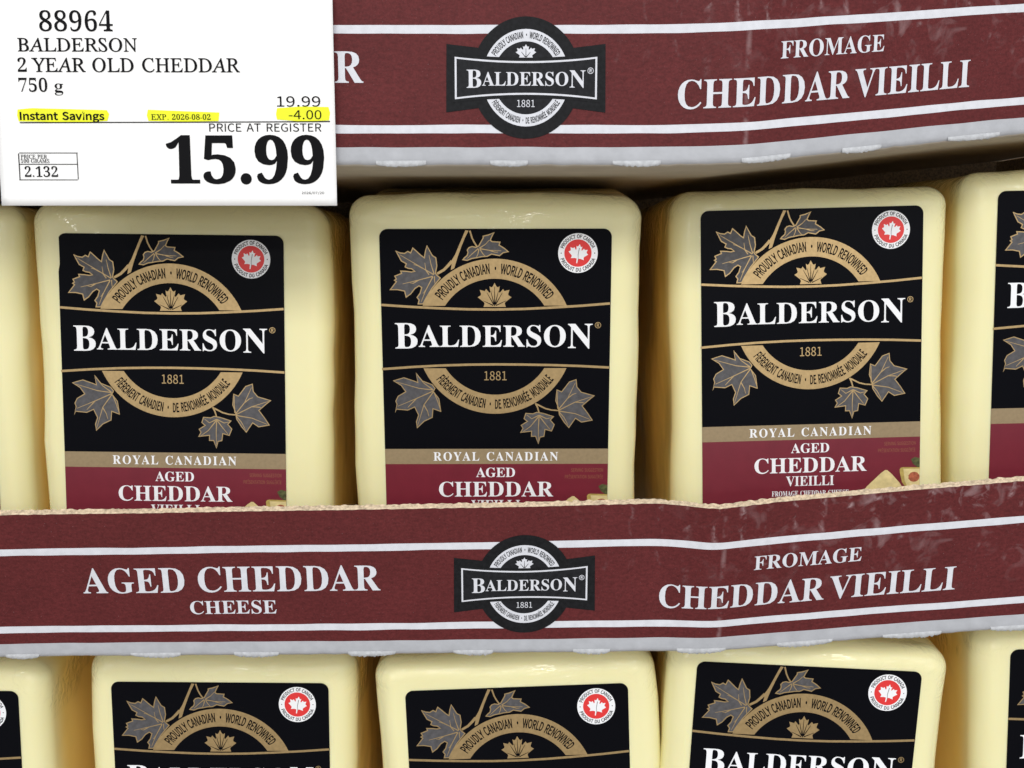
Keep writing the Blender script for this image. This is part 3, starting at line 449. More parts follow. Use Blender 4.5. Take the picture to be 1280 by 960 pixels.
def make_label(parent):
    def mp(x, y, z): return (x * MM, -z * MM, -y * MM)
    base = Art()
    r = 2.6
    o = [(-LW, LH), (LW, LH)] + [(LW - r + r * math.cos(t), r - r * math.sin(t)) for t in [i * math.pi / 16 for i in range(9)]] + [(-LW + r - r * math.sin(t), r - r * math.cos(t)) for t in [i * math.pi / 16 for i in range(9)]]
    base.poly([o], 'label_black')
    L = base.build('label', parent, mp, 0.22)
    # emblem: the arched bands, rules, year and small gold leaf
    e = Art()
    cx, _ = A4(636, 600); yT = A4(636, 297)[1]; yB = A5(637, 265)[1]; ro = (yB - yT) / 2; cy = (yT + yB) / 2; ri = ro * 0.748
    ruleu = [A4(x, y) for x, y in ((180, 478), (300, 486), (420, 492), (530, 496), (640, 497), (750, 495), (860, 490), (980, 483), (1098, 474))]
    rulel = [A4(x, y) for x, y in ((182, 730), (300, 722), (420, 716), (530, 713), (640, 712), (750, 713), (860, 715), (980, 719), (1096, 725))]
    for (s, cut) in ((1, A4(640, 482)[1]), (-1, A4(640, 727)[1])):
        ao = math.acos(abs(cut - cy) / ro); ai = math.acos(abs(cut - cy) / ri)
        off = 0 if s == 1 else math.pi
        e.poly([arc(cx, cy, ro, off - ao, off + ao, 40) + arc(cx, cy, ri, off + ai, off - ai, 40)], 'label_gold')
    e.ribbon(ruleu, 0.75, 'label_gold'); e.ribbon(rulel, 0.75, 'label_gold')
    e.ring_text('PROUDLY CANADIAN · WORLD RENOWNED', 'H', 'label_black', cx, cy, ri + (ro - ri) * .27, (ro - ri) * .48, R(-54), R(54))
    e.ring_text('FIÈREMENT CANADIEN · DE RENOMMÉE MONDIALE', 'H', 'label_black', cx, cy, ri + (ro - ri) * .73, (ro - ri) * .46, R(180 + 54), R(180 - 54), inside=True)
    lx, ly = A4(636, 392); _, lb = A4(636, 487)
    lf = half_leaf(cx, ly + (lb - ly) / 1.58, 5.3, (lb - ly) / 1.58, flat=True)
    e.poly([lf], 'label_gold')
    yv = lb - .3; hh = lb - ly
    for dx, dy in ((0, -hh * .8), (2.4, -hh * .55), (-2.4, -hh * .55), (3.6, -hh * .22), (-3.6, -hh * .22), (1.2, -hh * .62), (-1.2, -hh * .62)):
        e.ribbon([(cx + dx * .12, yv + dy * .10 if dx else yv), (cx + dx, yv + dy)], 0.34, 'label_black', 0.12)
    e.text('1881', 'S', 'label_gold', A4(588, 0)[0], A4(680, 0)[0], A4(0, 774)[1], A4(0, 774)[1] - A4(0, 739)[1])
    e.build('emblem', L, mp, 0.24)
    n = Art()
    x0, b0 = A4(236, 643); x1, _ = A4(1028, 645)
    cap = b0 - A4(0, 560)[1]; big = b0 - A4(0, 549)[1]
    n.text('BALDERSON', 'B', 'label_white', x0, x1, b0, cap, big={0: (big * 1.06, .5), 8: (big * 1.01, .45)})
    registered(n, 'label_gold', 'label_black', *A4(1050, 559), .98)
    n.build('brand_lettering', L, mp, 0.30)
    art_leaf('maple_leaf', [(182,245),(205,290),(235,345),(280,370),(268,400),(300,415),(335,420),(358,437),(335,440),(290,434),(225,430),(235,455),(170,480),(185,508),(165,520),(185,535),(125,612),(200,612),(265,625),(280,685),(330,650),(370,600),(405,578),(425,590),(410,640),(380,680),(400,705),(390,745),(445,745),(480,680),(530,600),(575,545),(612,500),(575,470),(565,455),(578,385),(568,310),(535,290),(480,195),(462,250),(452,305),(430,290),(375,240),(345,215),(325,262),(300,248),(268,268),(225,262)],
             A7, [((545,470),(440,410),(225,285)),((535,485),(400,520),(250,555)),((535,490),(470,610),(425,720)),((548,465),(520,380),(500,290)),((550,485),(552,520),(556,552)),((440,410),(390,385),(355,375)),((400,520),(350,550),(320,545)),((470,610),(450,640),(440,640)),((500,470),(470,430),(460,360))], L, mp, 0.24,
             stems=((((575, 462), (640, 425), (680, 385), (716, 345)), .75, .95),))
    art_leaf('maple_leaf', [(1118,76),(1100,110),(1082,150),(1095,160),(1175,165),(1165,195),(1210,222),(1255,260),(1200,272),(1165,300),(1090,285),(1050,305),(1000,308),(950,318),(905,325),(860,343),(810,335),(830,310),(855,290),(862,265),(855,240),(875,215),(905,205),(940,212),(965,200),(985,165),(1005,130),(1005,110),(1060,97)],
             A7, [((975,225),(1030,190),(1068,150)),((978,230),(1070,245),(1180,250)),((970,235),(960,280),(945,312)),((982,238),(1005,275),(1030,300)),((965,228),(920,265),(860,320)),((1070,245),(1120,262),(1150,262))], L, mp, 0.24,
             stems=((((884, 62), (905, 130), (925, 170), (952, 210)), .5, .45),))
    s = Art()
    s.poly([[A7(*p) for p in ((842,58),(872,62),(838,130),(805,210),(768,310),(738,410),(704,428),(714,372),(690,380),(712,340),(745,285),(790,180))]], 'label_gold')
    s.build('twig', L, mp, 0.262)
    art_leaf('maple_leaf', [(318,103),(345,135),(385,150),(397,165),(390,178),(412,205),(420,258),(388,247),(385,280),(352,295),(322,322),(318,295),(327,270),(312,240),(285,252),(240,248),(233,262),(240,228),(235,215),(245,195),(275,178),(258,155),(225,135),(270,122),(310,135),(324,140)],
             A5, [((388,172),(330,165),(240,140)),((388,176),(320,205),(245,235)),((388,180),(350,230),(325,310)),((386,170),(350,145),(322,112)),((392,182),(405,215),(415,245)),((320,205),(300,225),(285,240)),((350,230),(365,255),(370,275))], L, mp, 0.24, w=.28)
    art_leaf('maple_leaf', [(965,130),(968,160),(985,180),(1040,195),(1020,210),(990,235),(1010,260),(1032,292),(985,300),(962,285),(935,322),(915,300),(895,270),(890,240),(880,215),(885,170),(905,178),(935,140)],
             A5, [((892,250),(930,205),(960,145)),((894,252),(960,220),(1030,198)),((895,255),(960,265),(1020,288)),((895,258),(915,280),(932,310)),((890,245),(888,210),(890,180)),((930,205),(950,190),(965,185)),((960,220),(990,222),(1000,225))], L, mp, 0.24, w=.28,
             stems=((((805, 228), (840, 245), (865, 251), (892, 253)), .5, .4),))
    art_leaf('maple_leaf', [(812,385),(800,355),(782,355),(783,335),(738,340),(748,322),(740,310),(765,295),(752,285),(760,262),(790,264),(805,258),(830,262),(850,268),(876,276),(862,290),(878,308),(866,335),(840,328),(836,355),(820,358)],
             A5, [((815,270),(812,320),(812,375)),((817,272),(845,285),(868,280)),((813,272),(785,285),(765,270)),((817,276),(840,305),(860,328)),((813,276),(780,315),(750,335))], L, mp, 0.24, w=.28,
             stems=((((800, 224), (808, 240), (815, 262)), .55, .4),))
    # round origin seal
    k = Art(); sx, sy = lab(722.6, 316.2)
    k.poly([arc(sx, sy, 6.15, 0, 2 * math.pi, 48)[:-1]], 'label_white'); k.poly([arc(sx, sy, 4.25, 0, 2 * math.pi, 40)[:-1]], 'label_red')
    k.poly([half_leaf(sx + .1, sy + .15, 3.1, 3.0, tilt=R(9))], 'label_white')
    k.ribbon([(sx + .45, sy - 1.6), (sx + .05, sy + .5), (sx + .1, sy + 2.4)], 0.2, 'label_grey', .12)
    k.ring_text('PRODUCT OF CANADA', 'H', 'label_black', sx, sy, 4.62, 1.12, R(-72), R(72))
    k.ring_text('PRODUIT DU CANADA', 'H', 'label_black', sx, sy, 5.74, 1.12, R(180 + 72), R(180 - 72), inside=True)
    for d in (-1, 1): k.poly([arc(sx + d * 5.2, sy, .17, 0, 2 * math.pi, 10)[:-1]], 'label_black')
    k.build('origin_seal', L, mp, 0.24)
    # tan band and burgundy title panel
    t = Art(); yb = A5(0, 402)[1]; yr = A5(0, 461)[1]
    t.poly([[(-LW, yb), (LW, yb), (LW, yr), (-LW, yr)]], 'label_tan'); t.poly([[(-LW, yr), (LW, yr), (LW, LH - .05), (-LW, LH - .05)]], 'label_burgundy')
    t.text('ROYAL CANADIAN', 'B', 'label_white', A5(388, 430)[0], A5(892, 430)[0], A5(0, 448)[1], A5(0, 448)[1] - A5(0, 415)[1], spacing=.45)
    t.text('AGED', 'B', 'label_white', A5(560, 490)[0], A5(718, 490)[0], A5(0, 512)[1], A5(0, 512)[1] - A5(0, 476)[1])
    t.text('CHEDDAR', 'B', 'label_white', A5(410, 560)[0], A5(873, 560)[0], A5(0, 588)[1], A5(0, 588)[1] - A5(0, 531)[1])
    t.text('VIEILLI', 'B', 'label_white', A5(541, 620)[0], A5(739, 620)[0], A5(0, 639)[1], A5(0, 639)[1] - A5(0, 602)[1])
    t.text('FROMAGE CHEDDAR CHEESE', 'B', 'label_white', A5(483, 660)[0], A5(800, 660)[0], A5(0, 677)[1], A5(0, 677)[1] - A5(0, 658)[1])
    t.text('SERVING SUGGESTION', 'S', 'label_brown', A5(945, 490)[0], A5(1074, 490)[0], A5(0, 492)[1], 1.15)
    t.text('PRÉSENTATION SUGGÉRÉE', 'S', 'label_brown', A5(920, 515)[0], A5(1074, 515)[0], A5(0, 518)[1], 1.15)
    t.build('title_panel', L, mp, 0.24)
    # serving picture in the lower right corner: two cheese pieces, a fig half and leaves
    p = Art()
    Z8 = lambda x, y: (24.8 + (x - 260) / 9.6 * .262, 86.3 + (y - 655) / 9.6 * .262)
    p.poly([[Z8(*q) for q in ((-230, 1180), (30, 850), (200, 690), (250, 655), (275, 657), (330, 705), (430, 820), (640, 1180))]], 'picture_cheese')
    X = (LW - 24.8) / .262 * 9.6 + 258
    p.poly([[Z8(*q) for q in ((560, 530), (610, 505), (X, 520), (X, 640), (640, 630), (590, 590))]], 'picture_leaf')
    p.poly([[Z8(*q) for q in ((425, 655), (440, 632), (470, 625), (X, 632), (X, 900), (520, 900), (455, 810), (430, 700))]], 'picture_rind')
    p.poly([[Z8(*q) for q in ((470, 645), (X, 650), (X, 900), (540, 900), (490, 800))]], 'picture_cheese')
    p.poly([[Z8(600 + 68 * math.cos(i * .314) * (1 + .06 * math.sin(i * 3)), 748 + 62 * math.sin(i * .314)) for i in range(20)]], 'picture_fig')
    p.build('serving_picture', L, mp, 0.29)
    return L

# ---------------------------------------------------------------- cheese blocks
BW, BH, BD, BR = 91.0, 135.5, 126.0, 7.2
def cheese_bm(seed):
    bm = bmesh.new(); rnd = random.Random(seed)
    off = Vector((rnd.uniform(-50, 50), rnd.uniform(-50, 50), rnd.uniform(-50, 50)))
    def ticks(half):
        c = half - BR
        return [-c - BR * math.tan(R(45) * i / 6) for i in range(6, 0, -1)] + [-c + 2 * c * i / 12 for i in range(13)] + [c + BR * math.tan(R(45) * i / 6) for i in range(1, 7)]
    H = (BW / 2, BD / 2, BH / 2); T = [ticks(h) for h in H]; cache = {}
    def vert(p):
        key = tuple(round(c, 4) for c in p)
        if key in cache: return cache[key]
        q = Vector([max(-h + BR, min(h - BR, c)) for c, h in zip(p, H)]); d = Vector(p) - q
        if d.length > 1e-6: v = q + d.normalized() * BR
        else: v = Vector(p)
        # the front panel under the label stays flat; elsewhere the vacuum-packed block is a little uneven
        fx = min(1.0, max(0.0, (abs(v.x) - 36.5) / 4)); fz = min(1.0, max(0.0, (v.z - (BH / 2 - 6)) / 4)); fy = 1.0 if v.y > -BD / 2 + 2 else 0.0
        k = max(fx, fz, fy)
        s = noise.noise_vector((v + off) * 0.022) * 1.5 + noise.noise_vector((v + off) * 0.08) * 0.45
        s.y *= 0.6
        v = v + s * k
        cache[key] = bm.verts.new((v.x * MM, (v.y + BD / 2) * MM, (v.z + BH / 2) * MM)); return cache[key]
    for ax in range(3):
        u, w_ = (ax + 1) % 3, (ax + 2) % 3
        for sgn in (-1, 1):
            for i in range(len(T[u]) - 1):
                for j in range(len(T[w_]) - 1):
                    q = []
                    for a, b in ((i, j), (i + 1, j), (i + 1, j + 1), (i, j + 1)):
                        p = [0, 0, 0]; p[ax] = sgn * H[ax]; p[u] = T[u][a]; p[w_] = T[w_][b]; q.append(vert(p))
                    if sgn < 0: q.reverse()
                    try: bm.faces.new(q)
                    except ValueError: pass
    bmesh.ops.recalc_face_normals(bm, faces=bm.faces)
    return bm

def copy_tree(o, parent=None):
    c = o.copy(); col.objects.link(c); c.parent = parent
    for ch in [x for x in KIDS.get(o.name, [])]:
        copy_tree(ch, c)
    return c
def rot(roll, lean, yaw):
    return Matrix.Rotation(R(yaw), 4, 'Z') @ Matrix.Rotation(R(lean), 4, 'X') @ Matrix.Rotation(-R(roll), 4, 'Y')

GU, GL = 'cheddar blocks standing in the upper row', 'cheddar blocks standing in the lower row'
# (label top centre X, Y, Z in mm, roll, lean, yaw, margin above the label, variant, label, group)
BLOCKS = [
    (-5.1, 330.2, 3.4, 0.1, 4.0, 0.0, 10.4, 0, 'cheddar block in the upper row straight below the round emblem of the top tray', GU),
    (-108.7, 339.8, 1.7, -0.7, -1.6, -0.1, 10.6, 1, 'wrapped pale yellow cheddar block with its black label right under the white price card', GU),
    (96.7, 345.3, 10.1, 1.5, -1.7, 0.4, 6.6, 2, 'upper row cheddar block whose label shows the fig and cheese picture above the tray edge', GU),
    (191.6, 344.0, 16.2, 1.2, -1.0, 0.5, 6.8, 0, "upper row cheddar block cut off by the right edge, only its label's left end showing", GU),
    (-203.5, 341.0, 2.0, -0.5, -1.0, -0.4, 10.0, 2, 'sliver of a cheddar block at the left edge of the upper row, no label showing', GU),
    (1.4, 324.7, -142.9, 2.2, 0.0, 0.0, 10.2, 1, 'cheddar block in the lower row straight below the round emblem of the middle tray', GL),
    (-96.7, 333.1, -145.0, -0.4, 0.4, -0.1, 9.6, 2, 'cheddar block in the lower row below the words AGED CHEDDAR, its whole seal showing', GL),
    (95.2, 322.6, -135.1, -2.7, 0.3, -0.4, 7.2, 0, 'lower row cheddar block below the words CHEDDAR VIEILLI, its label tilting down to the right', GL),
    (196.6, 326.0, -129.6, 2.0, 0.5, 0.0, 7.0, 1, 'lower row cheddar block cut off by the right edge beside the tilted label', GL),
    (-198.5, 331.0, -146.5, -1.0, 0.5, 0.0, 9.5, 0, 'lower row cheddar block cut off by the left edge, half of its round seal showing', GL),
]
proto = empty('cheese_block', 'x', 'cheese block')
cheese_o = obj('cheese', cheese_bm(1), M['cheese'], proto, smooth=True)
variants = [cheese_o.data]
for s_ in (7, 23):
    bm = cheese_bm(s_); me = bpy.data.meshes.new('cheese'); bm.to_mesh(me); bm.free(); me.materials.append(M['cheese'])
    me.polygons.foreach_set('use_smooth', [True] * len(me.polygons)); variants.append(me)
label_o = make_label(proto)
KIDS = {}
for o_ in list(bpy.data.objects):
    if o_.parent: KIDS.setdefault(o_.parent.name, []).append(o_)
def kid(o, nm): return [c for c in col.objects if c.parent == o and c.name.split('.')[0] == nm][0]
for i, (X, Y, Z, ro, le, ya, mg, va, lb, gr) in enumerate(BLOCKS):
    b = proto if i == 0 else copy_tree(proto)
    b['label'] = lb; b['group'] = gr
    m = rot(ro, le, ya)
    b.matrix_world = Matrix.Translation(Vector((X, Y, Z)) * MM - m.to_3x3() @ Vector((0, 0, (BH - mg) * MM))) @ m
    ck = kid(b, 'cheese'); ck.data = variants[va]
    ck.scale.x = (1.012, 1.04, 1.0, 1.02, 1.0, 1.0, 0.985, 1.0, 1.01, 0.99)[i]      # packs differ a little in width and in where the label sits
    ck.location.x = (0.0, 0.0026, 0.0, 0.0, 0.0, 0.0003, 0.0, 0.0006, 0.0, 0.0)[i]
    kid(b, 'label').location = (0, 0, (BH - mg) * MM)

# ---------------------------------------------------------------- corrugated trays
T_TOP, T_BOT, T_WHITE = -19.1, 28.5, 23.5
class Lip:
    """front wall as a curved sheet: s along it (mm from the emblem), t down it (mm from the top of the emblem's banner)"""
    def __init__(self, stations, seed):
        self.st = stations; self.seed = seed
    def _lin(self, s, j):
        st = self.st
        if s <= st[0][0]: a, b = st[0], st[1]
        elif s >= st[-1][0]: a, b = st[-2], st[-1]
        else:
            for a, b in zip(st, st[1:]):
                if a[0] <= s <= b[0]: break
        f = (s - a[0]) / (b[0] - a[0]); return a[j] + (b[j] - a[j]) * f
    def val(self, s, j):
        k = 3.2
        return sum(self._lin(s + d * k, j) * ww for d, ww in ((-1, .2), (-.5, .2), (0, .2), (.5, .2), (1, .2)))
    def point(self, s, t, h=0.0):
        """stations: (s, X, Y at the foot, Z at the foot, outward offset of the top edge, rise of the top edge)"""
        X, Y, Z, out = (self.val(s, j) for j in (1, 2, 3, 4))
        f = (T_BOT - t) / (T_BOT - T_TOP)
        wv = noise.noise(Vector((s * .03, t * .03, self.seed))) * .5 + noise.noise(Vector((s * .11, t * .05, self.seed + 3))) * .12
        return (X * MM, (Y - out * f + wv - h) * MM, (Z + (T_BOT - t) * math.sqrt(max(0.0, 1 - (out / 49.1) ** 2)) + noise.noise(Vector((s * .02, 0, self.seed + 9))) * .35) * MM)

def emblem_art():
    a = Art(); cy = 5.5; ex = .92
    def wing(y, d): return y
    # dark outer silhouette: disc with two flared wings, then the banner and rings on it
    Ro = 15.8; al = math.acos((cy + 2.3) / Ro); be = math.acos((13.3 - cy) / Ro)
    pts = arc(0, cy, Ro, -al, al, 30, ex) + [(21.1, -3.3), (21.3, 14.4)] + arc(0, cy, Ro, math.pi - be, math.pi + be, 30, ex) + [(-21.3, 14.4), (-21.1, -3.3)]
    a.poly([pts], 'print_dark')
    a.poly([arc(0, cy, 12.6, 0, 2 * math.pi, 60, ex)[:-1]], 'print_white'); a.poly([arc(0, cy, 9.45, 0, 2 * math.pi, 60, ex)[:-1]], 'print_black')
    a.ring_text('PROUDLY CANADIAN · WORLD RENOWNED', 'H', 'print_black', 0, cy, 10.3, 1.6, R(-57), R(57), ex=ex)
    a.ring_text('FIÈREMENT CANADIEN · DE RENOMMÉE MONDIALE', 'H', 'print_black', 0, cy, 11.8, 1.5, R(180 + 57), R(180 - 57), inside=True, ex=ex)
    def banner(g, gy):
        w_ = 18.95 - g; up = [(-w_ + 2 * w_ * i / 16, gy + 1.15 * (1 - (2 * i / 16 - 1) ** 2)) for i in range(17)]
        lo = [(w_ - 2 * w_ * i / 16, 11 - gy - 1.15 * (1 - (2 * i / 16 - 1) ** 2)) for i in range(17)]
        return [up + lo]
    a.poly(banner(-.9, -.9), 'print_dark'); a.poly(banner(0, 0), 'print_white'); a.poly(banner(.5, .5), 'print_black')
    a.poly([half_leaf(0, -1.0, 2.75, 2.15, flat=True)], 'print_white')
    for dx, dy in ((0, -2.3), (1.2, -1.4), (-1.2, -1.4)): a.ribbon([(dx * .1, .15), (dx, .2 + dy)], .22, 'print_black', .1)
    a.text('BALDERSON', 'B', 'print_white', -15.8, 15.9, 7.5, 3.5, big={0: (4.7, .55), 8: (4.45, .45)})
    registered(a, 'print_white', 'print_black', 17.2, 3.6, .82)
    a.text('1881', 'S', 'print_white', -2.35, 2.35, 13.05, 1.85)
    return a
def lettering_art():
    a = Art(); b = Art()
    a.text('AGED', 'B', 'print_white', -132.0, -101.7, 6.7, 8.1); a.text('CHEDDAR', 'B', 'print_white', -97.7, -43.3, 6.7, 8.1)
    a.text('CHEESE', 'B', 'print_white', -100.8, -74.9, 14.0, 4.3)
    b.text('FROMAGE', 'B', 'print_white', 68.4, 100.6, 1.9, 4.4)
    b.text('CHEDDAR', 'B', 'print_white', 40.6, 90.2, 13.6, 7.4); b.text('VIEILLI', 'B', 'print_white', 91.7, 129.6, 13.6, 7.4)
    return a, b

def make_tray(label, group, lip, s0, s1, tall, Yb, seed, printed=True, above=None):
    root = empty('cardboard_tray', label, 'tray', group)
    rnd = random.Random(seed)
    step = 1.6; n = int((s1 - s0) / step); S = [s0 + (s1 - s0) * i / n for i in range(n + 1)]
    TH = 2.3
    # front panel: burgundy face with two white stripes, white foot that rolls under into the floor
    rows = [T_TOP, -17, -14, -11, -8.15, -5.95, 0, 5, 10, 14, 17.65, 19.85, 21.6, T_WHITE, 25.2, 26.6]
    mats_row = ['b', 'b', 'b', 'b', 'w', 'b', 'b', 'b', 'b', 'b', 'w', 'b', 'b', 'e', 'e']
    mi = {'b': 0, 'w': 1, 'e': 2}
    bm = bmesh.new(); uvl = bm.loops.layers.uv.new('UVMap'); grid = []
    for s in S:
        c = []; jag = noise.noise(Vector((s * .5, 1, seed))) * .22 + noise.noise(Vector((s * 1.7, 5, seed))) * .12
        for t in rows:
            tt = t + (noise.noise(Vector((s * .09, t, seed))) * .16 if t not in (T_TOP,) else jag)
            c.append((bm.verts.new(lip.point(s, tt)), s, t))
        # roll under
        px, py, pz = lip.point(s, 26.6)
        rr = 1.9 + .35 * noise.noise(Vector((s * .25, 7, seed)))
        for ang in (25, 50, 75, 95):
            a = R(ang); c.append((bm.verts.new((px, py + rr * MM * (1 - math.cos(a)), pz - rr * MM * math.sin(a))), s, 26.6 + ang / 45))
        for k_, dd in enumerate((.006, .012, .020, .032, .05, .08, .12)):
            c.append((bm.verts.new((px, py + dd, pz - rr * MM + min(1, dd / .02) * (rr - 1.9) * MM)), s, 33.0 + k_))
        grid.append(c)
    for i in range(n):
        for j in range(len(grid[0]) - 1):
            q = [grid[i][j], grid[i + 1][j], grid[i + 1][j + 1], grid[i][j + 1]]
            f = bm.faces.new([v[0] for v in q]); f.smooth = True
            f.material_index = mi[mats_row[j]] if j < len(mats_row) else (2 if j < len(mats_row) + 2 else 3)
            for lp, v in zip(f.loops, q): lp[uvl].uv = (v[1] * MM, (v[2] - T_TOP) * MM)
    bm.normal_update()
    front = obj('front_panel', bm, [M['print_burgundy'], M['print_white'], M['board_white'], M['board_under']], root)
    # torn kraft edge along the top and the inner liner
    bm = bmesh.new(); g = []
    n2 = int((s1 - s0) / .8); S2 = [s0 + (s1 - s0) * i / n2 for i in range(n2 + 1)]
    for s in S2:
        def jz(k, amp): return (noise.noise(Vector((s * .55, k, seed + 11))) * .6 + noise.noise(Vector((s * 1.6, k, seed + 5))) * .55) * amp
        c = []
        jag = noise.noise(Vector((s * .5, 1, seed))) * .22 + noise.noise(Vector((s * 1.7, 5, seed))) * .12
        for dep, t in ((0.05, T_TOP + jag + .02), (.25, T_TOP - .55 + jz(1, .5)), (.7, T_TOP - .2 + jz(2, .7)), (1.2, T_TOP + .15 + jz(3, 1.0)), (1.8, T_TOP - .5 + jz(4, .9)), (TH, T_TOP - .9 + jz(6, .7)), (TH + .1, T_TOP + .8)):
            x, y, z = lip.point(s, t); c.append(bm.verts.new((x, y + dep * MM, z)))
        for t in (-10, 10, 24):
            x, y, z = lip.point(s, t); c.append(bm.verts.new((x, y + (TH + .1) * MM, z)))
        g.append(c)
    for i in range(n2):
        for j in range(len(g[0]) - 1): bm.faces.new((g[i][j], g[i][j + 1], g[i + 1][j + 1], g[i + 1][j]))
    bmesh.ops.recalc_face_normals(bm, faces=bm.faces)
    obj('torn_edge', bm, M['board_kraft'], root)
    # perforation tabs left standing along the lower fold
    if printed:
        s = s0 + 14 + seed * 3
        while s < s1 - 20:
            wd = rnd.uniform(10, 18); bm = bmesh.new(); k = 48; rowv = []; skew = rnd.uniform(.7, 1.5)
            for i in range(k + 1):
                ss = s + wd * i / k; e = max(0.0, math.sin(math.pi * (i / k) ** skew)) ** .45
                nz = noise.noise(Vector((ss * 1.3, 3, seed))) * .45 + noise.noise(Vector((ss * 4.0, 9, seed))) * .3
                a = []
                for dep, t, hh in ((0, 27.0, -.06), (0, 27.5, .02 + .10 * e), (0, 27.9 + (.75 + nz) * e, -.10 + (.50 + .4 * nz) * e), (.35, 28.0 + (.65 + nz) * e, -.1), (1.3, 28.2, -.8)):
                    x, y, z = lip.point(ss, t, hh); a.append(bm.verts.new((x, y + dep * MM, z)))
                rowv.append(a)
            for i in range(k):
                for j in range(4): bm.faces.new((rowv[i][j], rowv[i + 1][j], rowv[i + 1][j + 1], rowv[i][j + 1])).smooth = True
            bmesh.ops.recalc_face_normals(bm, faces=bm.faces)
            obj('fold_tab', bm, M['board_torn'], root)
            s += 34.5 + rnd.uniform(-4, 4)
        lm = lambda x, y, z: lip.point(x, y, z)
        emblem_art().build('emblem', front, lm, .12, [c * 1.6 + .013 for c in range(-14, 15)], [c * 2.0 + .017 for c in range(-6, 12)], .012)
        for q in lettering_art(): q.build('tray_lettering', front, lm, .12, [c * 2.0 + .013 for c in range(-68, 69)], [c * 3.0 + .017 for c in range(-2, 6)], .012)
    # floor board, side walls that carry the next tray, back wall
    bm = bmesh.new(); top, bot = [], []
    Sf = S[::4] + ([S[-1]] if (len(S) - 1) % 4 else [])
    for s in Sf:
        x, y, z = lip.point(s, 26.6); zf = z - .0019
        ct, cb = [], []
        for q in range(5):
            yy = (y + .0068) + (Yb * MM - y - .0068) * q / 4
            ct.append(bm.verts.new((x, yy, zf + .0028))); cb.append(bm.verts.new((x, yy, zf + .0004)))
        top.append(ct); bot.append(cb)
    for i in range(len(Sf) - 1):
        for q in range(4):
            bm.faces.new((top[i][q], top[i + 1][q], top[i + 1][q + 1], top[i][q + 1])); bm.faces.new((bot[i][q], bot[i][q + 1], bot[i + 1][q + 1], bot[i + 1][q]))
        bm.faces.new((top[i][0], bot[i][0], bot[i + 1][0], top[i + 1][0])); bm.faces.new((top[i][4], top[i + 1][4], bot[i + 1][4], bot[i][4]))
    for e in (0, -1):
        for q in range(4): bm.faces.new((top[e][q], top[e][q + 1], bot[e][q + 1], bot[e][q]))
    bmesh.ops.recalc_face_normals(bm, faces=bm.faces)
    obj('floor_board', bm, M['board_under'], root)
    def slab(name, x0, x1, y0, y1, z0, z1):
        bm = bmesh.new(); r_ = bmesh.ops.create_cube(bm, size=1)
        for v in bm.verts: v.co = Vector(((x0 + x1) / 2 + v.co.x * (x1 - x0), (y0 + y1) / 2 + v.co.y * (y1 - y0), (z0 + z1) / 2 + v.co.z * (z1 - z0)))
        bmesh.ops.bevel(bm, geom=bm.edges[:], offset=.0006, segments=2, affect='EDGES')
        obj(name, bm, M['board_kraft'], root)
    if above:
        tab = [above.point(q, 26.6) for q in range(int(s0), int(s1) + 1, 4)]
        def ztop(x):
            for p, q in zip(tab, tab[1:]):
                if x <= q[0]: break
            return p[2] + (q[2] - p[2]) * (x - p[0]) / (q[0] - p[0]) - .00195
    xl, yl, zl = lip.point(s0, 28.5); xr, yr, zr = lip.point(s1, 28.5)
    slab('side_wall', xl - .0035, xl - .0003, yl, Yb * MM, zl, ztop(xl) if above else zl + tall[0] * MM)
    slab('side_wall', xr + .0003, xr + .0035, yr, Yb * MM, zr, ztop(xr) if above else zr + tall[1] * MM)
    # back wall: stands on the floor board and reaches the floor of the tray above
    bm = bmesh.new(); ring = []
    for s in Sf:
        x, y, z = lip.point(s, 26.6); x += .0034 if s == S[-1] else -.0034 if s == S[0] else 0; z0_ = z - .0019; z1_ = ztop(x) if above else z0_ + tall[0] * MM
        ring.append([bm.verts.new(c) for c in ((x, Yb * MM + .0003, z0_), (x, Yb * MM + .0003, z1_), (x, Yb * MM + .0035, z1_), (x, Yb * MM + .0035, z0_))])
    for p, q in zip(ring, ring[1:]):
        for k in range(4): bm.faces.new((p[k], p[(k + 1) % 4], q[(k + 1) % 4], q[k]))
    bm.faces.new(ring[0]); bm.faces.new(ring[-1]); bmesh.ops.recalc_face_normals(bm, faces=bm.faces)
    obj('back_wall', bm, M['board_kraft'], root)
    return root

GT = 'burgundy cardboard trays stacked on each other'
# stations: s, X, Y at the foot, Z at the foot, outward offset of the torn edge
lip_top = Lip([(-262, -258.0, 290.6, 19.7, 0.8), (-150, -146.3, 290.6, 19.7, 0.9), (0, 3.7, 290.6, 19.7, 1.1), (45, 48.7, 290.4, 19.9, 1.1), (58.8, 62.5, 289.6, 20.2, 1.4), (75, 78.1, 293.9, 22.0, 1.2), (148, 147.0, 313.6, 30.0, 0.6), (272, 265, 340, 42, 0.6)], 2)
lip_mid = Lip([(-262, -258.0, 308.6, -127.2, 8.5), (-156, -152.3, 308.6, -126.6, 8.4), (-70, -66.0, 308.6, -126.0, 6.4), (0, 3.7, 308.5, -125.3, 5.0), (40, 43.7, 308.5, -124.8, 3.2), (56, 59.7, 308.3, -124.9, 8.0), (75, 78.6, 308.3, -123.2, 6.2), (150, 153.5, 308.5, -117.5, 4.2), (272, 275.0, 308.5, -108.5, 4.0)], 5)
lip_low = Lip([(-262, -258.0, 308.6, -273.0, 6), (0, 3.7, 308.5, -272.0, 6), (150, 153.5, 308.5, -264.5, 6), (272, 275.0, 308.5, -256.5, 6)], 8)
make_tray('burgundy cardboard tray at the top of the picture, partly behind the white price card', GT, lip_top, -266, 276.3, (60, 60), 590, 2)
